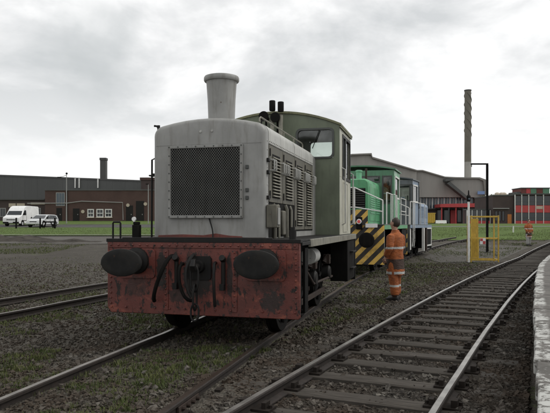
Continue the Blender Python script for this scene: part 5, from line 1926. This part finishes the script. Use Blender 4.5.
# yellow skip-like tank and white barrier
DY = 118.0
ky = DY / 613.0
x0 = (425.5 - 275) * ky
gy_ = H(x0, DY)
yt = thing('yellow_container', 'yellow ribbed steel container beyond the blue grey locomotive', 'container', (x0, DY, gy_))
hh_ = 1.95
MB().prism([(-1.6, 0.15), (1.35, 0.15), (1.6, 0.5), (1.6, hh_), (-1.6, hh_)], -1.0, 1.0).build('shell', YELLOW, yt, 0.03)
for k in range(8):
    xx_ = -1.5 + k * 0.41
    MB().box(xx_ - 0.06, xx_ + 0.06, -1.09, -1.001, 0.2, hh_ - 0.05).build('rib', YELLOW, yt, 0.01)
MB().box(-1.68, 1.68, -1.08, 1.08, hh_, hh_ + 0.14).build('top_rim', YELLOW, yt, 0.02)
for s in (-1, 1):
    MB().box(s * 1.2 - 0.2, s * 1.2 + 0.2, -0.9, 0.9, -0.05, 0.149).build('foot', BLACK, yt)
DB = 110.0
x0 = (441 - 275) * DB / 613.0
wb = thing('concrete_barrier', 'low white concrete barrier on the lawn below the red canopy', 'barrier', (x0, DB, H(x0, DB) + 0.08))
MB().prism([(-0.28, 0.0), (0.28, 0.0), (0.22, 0.15), (0.10, 0.55), (-0.10, 0.55), (-0.22, 0.15)], -0.95, 0.95, 'x').build('barrier_block', WHITE, wb, 0.02)
MB().box(-0.60, -0.35, -0.288, 0.288, -0.05, 0.08).box(0.35, 0.60, -0.288, 0.288, -0.05, 0.08).build('barrier_foot', WHITE, wb, 0.01)

# office building with red spandrels
D4 = 130.0
k4 = D4 / 613.0


def bx4(u):
    return (u - 275) * k4


def bz4(v):
    return CAMZ + (225 - v) * k4


ob = thing('office_block', 'two storey office block with red panels and white mullions at far right', 'building', (0, D4, 0))
g4 = H(50, D4) - 0.3
MB().box(bx4(515), bx4(600), 0.25, 14, g4, bz4(194.6)).build('core_wall', BRICK2, ob, smooth=False)
MB().box(bx4(514.6), bx4(600), -0.1, 14.1, bz4(194.6), bz4(193.4)).build('roof_edge', DKGREY, ob, smooth=False)
mul = [515, 521.6, 528.6, 535.6, 543.4, 551, 558.6, 566, 574, 582, 590, 598]
for a, b in zip(mul[:-1], mul[1:]):
    for v0, v1, m, nm in ((205.2, 196.0, WINDARK, 'window'), (212.6, 205.3, REDP, 'red_panel'), (220.6, 212.7, WINDARK, 'window'), (226.5, 220.7, REDP, 'red_panel')):
        f = MB().box(bx4(a) + 0.03, bx4(b) - 0.03, 0.0 if m is REDP else 0.08, 0.24, bz4(v0) + 0.02, bz4(v1) - 0.02).build(nm, m, ob, smooth=False)
        if nm == 'window':
            MB().box(bx4(a) + 0.03, bx4(b) - 0.03, 0.03, 0.079, bz4((v0 * 0.62 + v1 * 0.38)) - 0.04, bz4((v0 * 0.62 + v1 * 0.38)) + 0.04).build('transom', DKGREY, f, smooth=False)
for u in mul:
    MB().box(bx4(u) - 0.055, bx4(u) + 0.055, -0.15, 0.24, bz4(224.3), bz4(194.7)).build('mullion', WHITE, ob, smooth=False)
MB().box(bx4(536.4), bx4(542.6), -0.06, -0.01, bz4(209), bz4(206)).build('beige_panel', BEIGE, ob, smooth=False)
# roof-top plant room with coloured panels
for k, (a, b, m) in enumerate(((526.8, 532, REDSTRIP), (532, 536.5, REDP), (536.5, 542.5, GREY_CAB), (542.5, 549, REDSTRIP), (549, 556, GREY_CAB))):
    MB().box(bx4(a) + 0.02, bx4(b) - 0.02, 3.0, 8.0, bz4(193.4), bz4(187.6)).build('plant_room_panel', m, ob, smooth=False)
MB().box(bx4(526.4), bx4(556.4), 2.8, 8.2, bz4(187.6), bz4(186.7)).build('plant_room_roof', DKGREY, ob, smooth=False)
MB().box(bx4(522.8), bx4(526.7), 3.2, 8.0, bz4(193.4), bz4(191.0)).build('plant_room_annexe', DKGREY, ob, smooth=False)

db = thing('dark_brick_block', 'windowless dark brick block joined left of the red panelled offices', 'building', (0, D4 + 0.6, 0))
MB().box(bx4(494), bx4(514.5), 0, 12, g4, bz4(195.8)).build('wall', BRICK2, db, smooth=False)
MB().box(bx4(493.7), bx4(514.5), -0.12, 12.1, bz4(195.8), bz4(194.8)).build('roof_edge', DKGREY, db, smooth=False)
MB().box(bx4(494), bx4(509.5), -0.5, -0.02, bz4(208.8), bz4(208.0)).build('canopy', ALU, db, smooth=False)
MB().box(bx4(508.5), bx4(512.5), -0.1, 0.05, g4, bz4(214.2)).build('door', ORANGE, db, smooth=False)
for a in (496, 499.5, 503):
    window_part(db, bx4(a), bx4(a + 2.6), bz4(221), bz4(211), 0, BLACK2, 1, WINDARK, t=0.06)
for u in (505, 509.5, 512):
    MB().lathe([(0.5, 0.0), (0.62, 0.25), (0.5, 0.6), (0.2, 0.75)], (bx4(u), 4, bz4(194.8)), 'z', 12).build('roof_vent', BEIGE, db)

lo = thing('low_glazed_range', 'low glazed range with red bottom panels left of the dark brick block', 'building', (0, D4 + 2.0, 0))
MB().box(bx4(470), bx4(493.5), 0.2, 2.2, g4, bz4(209.8)).build('wall', BRICK2, lo, smooth=False)
MB().box(bx4(469.5), bx4(493.5), -0.1, 2.3, bz4(209.8), bz4(208.6)).build('roof_edge', DKGREY, lo, smooth=False)
us = [470, 475, 480, 484.6, 489.2, 493.4]
for a, b in zip(us[:-1], us[1:]):
    MB().box(bx4(a) + 0.05, bx4(b) - 0.05, 0.06, 0.19, bz4(220.5), bz4(210)).build('window', WINDARK, lo, smooth=False)
    MB().box(bx4(a) + 0.05, bx4(b) - 0.05, 0.02, 0.19, bz4(226), bz4(220.7)).build('red_panel', REDP, lo, smooth=False)
for u in us:
    MB().box(bx4(u) - 0.06, bx4(u) + 0.06, -0.12, 0.19, bz4(225), bz4(209.9)).build('mullion', WHITE, lo, smooth=False)


# small tree between the shed and the offices
def leaf_tree(name, label, loc, height, rad, seed, n_leaf=900, leaf=0.28):
    r = random.Random(seed)
    t_ = thing(name, label, 'tree', loc)
    mb = MB()
    mb.tube([(0, 0, -0.2), (0.05, 0, height * 0.3), (0.0, 0.1, height * 0.7)], [0.16, 0.12, 0.05], 8)
    for k in range(7):
        a = r.uniform(0, 6.28); z = height * r.uniform(0.3, 0.65)
        mb.tube([(0.02, 0, z), (rad * 0.7 * math.cos(a), rad * 0.7 * math.sin(a), z + height * 0.22)], [0.06, 0.015], 6)
    mb.build('trunk', RUSTB, t_)
    mb = MB()
    cl = [(Vector((r.uniform(-1, 1) * rad * 0.75, r.uniform(-1, 1) * rad * 0.75, height * r.uniform(0.4, 0.95))), r.uniform(0.3, 0.55) * rad) for _ in range(16)]
    for k in range(n_leaf):
        c, s = r.choice(cl)
        d = Vector((r.gauss(0, 1), r.gauss(0, 1), r.gauss(0, 1))).normalized() * s * r.random() ** 0.4
        p_ = c + d
        M = Euler((r.uniform(0, 6), r.uniform(0, 6), r.uniform(0, 6))).to_matrix()
        q_ = [p_ + M @ Vector(v) * leaf for v in ((-0.5, 0, 0), (0, -0.3, 0), (0.5, 0, 0), (0, 0.3, 0))]
        mb.add(q_, [[0, 1, 2, 3]])
    o = mb.build('crown', GRASSM, t_, smooth=False)
    return t_


x0 = (491 - 275) * 165 / 613
leaf_tree('small_tree', 'small green tree between the big shed and the dark brick block', (x0, 165, H(x0, 165)), 7.5, 2.6, 4, 1500, 0.5)

# ================================================================== ballast stones and weeds
def vnoise(x, y, s, seed):
    """smooth value noise, vectorised"""
    x = np.asarray(x) * s; y = np.asarray(y) * s
    xi = np.floor(x).astype(np.int64); yi = np.floor(y).astype(np.int64)
    fx_, fy_ = x - xi, y - yi
    fx_ = fx_ * fx_ * (3 - 2 * fx_); fy_ = fy_ * fy_ * (3 - 2 * fy_)

    def hsh(a, b):
        v = (a * 374761393 + b * 668265263 + seed * 974634777) & 0x7fffffff
        v = ((v ^ (v >> 13)) * 1274126177) & 0x7fffffff
        return ((v ^ (v >> 16)) & 0xffff) / 65535.0
    a = hsh(xi, yi) * (1 - fx_) + hsh(xi + 1, yi) * fx_
    b = hsh(xi, yi + 1) * (1 - fx_) + hsh(xi + 1, yi + 1) * fx_
    return a * (1 - fy_) + b * fy_


def off_right(X, Y):
    """signed distance (approx.) from the right-hand track's centre line"""
    c = -1.70 + 0.425 * Y + 0.0022 * Y * Y
    h = np.arctan(0.425 + 0.0044 * Y)
    return (X - c) * np.cos(h)


def off_loco(X, Y):
    s = X * SN + Y * CS
    t = X * CS - Y * SN
    a = np.clip(s - S_ARC, 0, None)
    return t - T0 - a * a / (2 * R_ARC)


def off_left(X, Y):
    th = R(18.3)
    return X * math.cos(th) - Y * math.sin(th) + 8.42


def scatter_points(n, y0, y1, pw=1.0, umin=-40, umax=590):
    u = rng.random(n)
    if pw == 1.0:
        Y = y0 * (y1 / y0) ** u
    else:
        Y = y0 + (y1 - y0) * u ** pw
    U = rng.uniform(umin, umax, n)
    X = (U - 275) / 613.0 * Y
    return X, Y


def stones(n, y0, y1, size, fn, name, mat, label):
    X, Y = scatter_points(n, y0, y1)
    keep, zoff = fn(X, Y)
    X, Y, zoff = X[keep], Y[keep], zoff[keep]
    m = len(X)
    S = rng.uniform(size[0], size[1], m) * (1 + 0.02 * Y)
    base = np.array([(x_, y_, z_) for z_ in (-1, 1) for y_ in (-1, 1) for x_ in (-1, 1)], float) * 0.72
    V = base[None] * rng.uniform(0.55, 1.15, (m, 1, 3)) * rng.uniform(0.6, 1.15, (m, 8, 1)) + rng.normal(0, 0.13, (m, 8, 3))
    ang = rng.uniform(0, 2 * np.pi, m); tl = rng.uniform(-1.2, 1.2, m)
    ca, sa, ct, st_ = np.cos(ang), np.sin(ang), np.cos(tl), np.sin(tl)
    x, y, z = V[..., 0], V[..., 1], V[..., 2] * 0.75
    y2 = y * ct[:, None] - z * st_[:, None]; z2 = y * st_[:, None] + z * ct[:, None]
    x3 = x * ca[:, None] - y2 * sa[:, None]; y3 = x * sa[:, None] + y2 * ca[:, None]
    P = np.stack([x3, y3, z2], -1) * S[:, None, None]
    P[..., 0] += X[:, None]; P[..., 1] += Y[:, None]
    P[..., 2] += (gh(X, Y) + zoff + S * rng.uniform(0.0, 0.45, m))[:, None]
    F = np.array([(0, 2, 3), (0, 3, 1), (4, 5, 7), (4, 7, 6), (0, 1, 5), (0, 5, 4), (2, 6, 7), (2, 7, 3), (0, 4, 6), (0, 6, 2), (1, 3, 7), (1, 7, 5)])
    faces = (F[None] + (np.arange(m) * 8)[:, None, None]).reshape(-1, 3)
    me = bpy.data.meshes.new(name)
    me.vertices.add(m * 8); me.vertices.foreach_set('co', P.reshape(-1))
    nf = len(faces)
    me.loops.add(nf * 3); me.loops.foreach_set('vertex_index', faces.reshape(-1).astype(np.int32))
    me.polygons.add(nf); me.polygons.foreach_set('loop_start', np.arange(0, nf * 3, 3, dtype=np.int32))
    me.polygons.foreach_set('use_smooth', [False] * nf)
    me.update(calc_edges=True)
    me.materials.append(mat)
    return tag(link_obj(name, me), label, None, None, 'stuff')


def near_sleeper(X, Y, path_off):
    return path_off


def bed_z(ol):
    return np.interp(ol, [-1.9, -1.2, -0.8, 0.0, 0.8, 1.1, 1.5], [-0.03, 0.030, 0.045, 0.030, 0.045, 0.030, -0.03])


def stone_rule(X, Y):
    orr = off_right(X, Y); ol = off_loco(X, Y); olf = off_left(X, Y)
    keep = (orr < 1.60 - 0.03 * np.minimum(Y, 14.5))
    for o_ in (orr, ol, olf):
        keep &= np.abs(np.abs(o_) - 0.7525) > 0.075
    # keep the sleepers of the right track nearly clear
    on_r = np.abs(orr) < 1.30
    # phase along the track, from the sleeper list
    pq = np.array(params)
    idx = np.clip(np.searchsorted(pq, Y + orr * np.sin(np.arctan(0.425 + 0.0044 * Y))), 1, len(pq) - 1)
    yy = Y + orr * np.sin(np.arctan(0.425 + 0.0044 * Y))
    dist = np.minimum(np.abs(yy - pq[idx - 1]), np.abs(yy - pq[idx])) / np.cos(np.arctan(0.425 + 0.0044 * Y))
    clear = on_r & (dist < 0.135) & (np.abs(orr) < 0.84)
    ends = (np.abs(orr) > 0.82) & (np.abs(orr) < 1.42)
    keep &= ~(clear & (rng.random(len(X)) > 0.05))
    dens = np.where(np.abs(orr) < 1.7, 1.0, 0.30 + 0.5 * vnoise(X, Y, 0.9, 5))
    dens = np.where((orr > 0.75), 1.0, dens)
    dens = np.where(np.abs(ol) < 1.35, 0.75 * dens, dens)
    dens = np.where((ol < -1.3) & (Y > 9), 0.35, dens)
    keep &= rng.random(len(X)) < dens
    z = np.where(np.abs(orr) < 1.5, -0.012, -0.010)
    z = np.where(clear, 0.02, z)
    z = np.where(ends, 0.022, z)
    z = np.where(orr < -1.3, np.maximum(z, bed_z(ol)), z)
    return keep, z


def rule_side(dark):
    def f(X, Y):
        k, z = stone_rule(X, Y)
        o = off_right(X, Y) + 0.5 * (vnoise(X, Y, 2.2, 31) - 0.5)
        return k & ((o > -1.0) == dark), z
    return f


stones(120000, 3.6, 26.0, (0.011, 0.027), rule_side(False), 'ballast_stones', STONEM, 'loose brown grey ballast stones across the yard')
stones(120000, 3.6, 26.0, (0.011, 0.026), rule_side(True), 'ballast_stones', STONED, 'dark ballast stones of the platform track')


stones(9000, 3.6, 20.0, (0.020, 0.040), stone_rule, 'ballast_stones', STONEL, 'scattered larger pale stones lying on the ballast')


def weeds(n, y0, y1, fn, name, label, hrange):
    X, Y = scatter_points(n, y0, y1)
    p, hs = fn(X, Y)
    keep = rng.random(len(X)) < p
    X, Y, hs = X[keep], Y[keep], hs[keep]
    m = len(X)
    hgt = rng.uniform(hrange[0], hrange[1], m) * hs
    ang = rng.uniform(0, 2 * np.pi, m)
    lean = rng.uniform(0.1, 0.8, m) * hgt
    w = rng.uniform(0.0015, 0.0035, m) * (1 + 0.09 * Y)
    dx, dy = np.cos(ang), np.sin(ang)
    sx, sy = -dy, dx
    base = np.stack([X, Y, gh(X, Y) - 0.01 + np.where(Y < 40, np.maximum(bed_z(off_loco(X, Y)), 0.0), 0.0)], -1)
    d = np.stack([dx, dy, 0 * dx], -1); s = np.stack([sx, sy, 0 * sx], -1); up = np.array([0, 0, 1.0])
    p0 = base - s * w[:, None]; p1 = base + s * w[:, None]
    mid = base + d * (lean * 0.35)[:, None] + up * (hgt * 0.6)[:, None]
    p2 = mid + s * (w * 0.8)[:, None]; p3 = mid - s * (w * 0.8)[:, None]
    p4 = base + d * lean[:, None] + up * hgt[:, None]
    P = np.stack([p0, p1, p2, p3, p4], 1)
    F = np.array([(0, 1, 2), (0, 2, 3), (3, 2, 4)])
    faces = (F[None] + (np.arange(m) * 5)[:, None, None]).reshape(-1, 3)
    me = bpy.data.meshes.new(name)
    me.vertices.add(m * 5); me.vertices.foreach_set('co', P.reshape(-1))
    nf = len(faces)
    me.loops.add(nf * 3); me.loops.foreach_set('vertex_index', faces.reshape(-1).astype(np.int32))
    me.polygons.add(nf); me.polygons.foreach_set('loop_start', np.arange(0, nf * 3, 3, dtype=np.int32))
    me.update(calc_edges=True)
    me.materials.append(GRASSM)
    return tag(link_obj(name, me), label, None, None, 'stuff')


def weed_rule(X, Y):
    orr = off_right(X, Y); ol = off_loco(X, Y); olf = off_left(X, Y)
    cl = vnoise(X, Y, 1.3, 2) * 0.6 + vnoise(X, Y, 4.5, 9) * 0.4
    tuft = vnoise(X, Y, 9, 21)
    p = np.zeros_like(X)
    p = np.where(np.abs(ol) < 2.3, 0.95 * sst(cl, 0.38, 0.56), p)
    p = np.where((np.abs(ol) < 0.72), 0.95 * sst(cl, 0.38, 0.60), p)
    p = np.where((ol <= -2.3), 0.8 * sst(cl, 0.43, 0.60) * (1 - 0.8 * sst(Y, 10, 16)), p)
    p = np.where((ol >= 2.3) & (orr < -1.6), 0.5 * sst(cl, 0.50, 0.68) * sst(Y, 3, 10), p)
    p = np.where(np.abs(olf) < 0.9, 0.6 * sst(cl, 0.35, 0.6), p)
    p = np.where(np.abs(orr) < 1.6, 0.0, p)
    p = np.where((Y > 15) & (orr < -1.7) & (ol > 1.2), 0.75 * sst(cl, 0.40, 0.60), p)
    p = p * (0.25 + 0.75 * sst(tuft, 0.35, 0.7))
    p = np.where(orr > 1.2, 0, p)
    under = (np.abs(ol) < 1.0) & (X * SN + Y * CS > 7.6) & (X * SN + Y * CS < 13)
    p = np.where(under, 0.12 * p, p)
    return p, 0.5 + 0.9 * tuft * (0.5 + cl)


weeds(520000, 3.6, 30.0, weed_rule, 'grass', 'rough grass and weeds growing through the cinders along the tracks', (0.012, 0.06))


def weed_rule_left(X, Y):
    cl = vnoise(X, Y, 0.35, 4) * 0.6 + vnoise(X, Y, 1.7, 8) * 0.4
    p = np.where((X < -12) & (Y > 32) & (Y < 40.5), 0.9 * sst(cl, 0.25, 0.5), 0.0)
    p = np.where((Y > 51.2) & (Y < 68.5), 0.8, p)
    p = np.where((X > 8) & (Y < 51), 0.7 * sst(cl, 0.4, 0.6), p)
    p = np.where(np.abs(off_loco(X, Y)) < 1.0, 0, p)
    p = np.where(np.abs(off_right(X, Y)) < 1.6, 0, p)
    p = np.where(off_right(X, Y) > 1.1, 0, p)
    return p, 0.7 + 0.8 * cl


weeds(120000, 30.0, 69.0, weed_rule_left, 'grass', 'longer grass on the verges and lawns beyond the tracks', (0.03, 0.09))
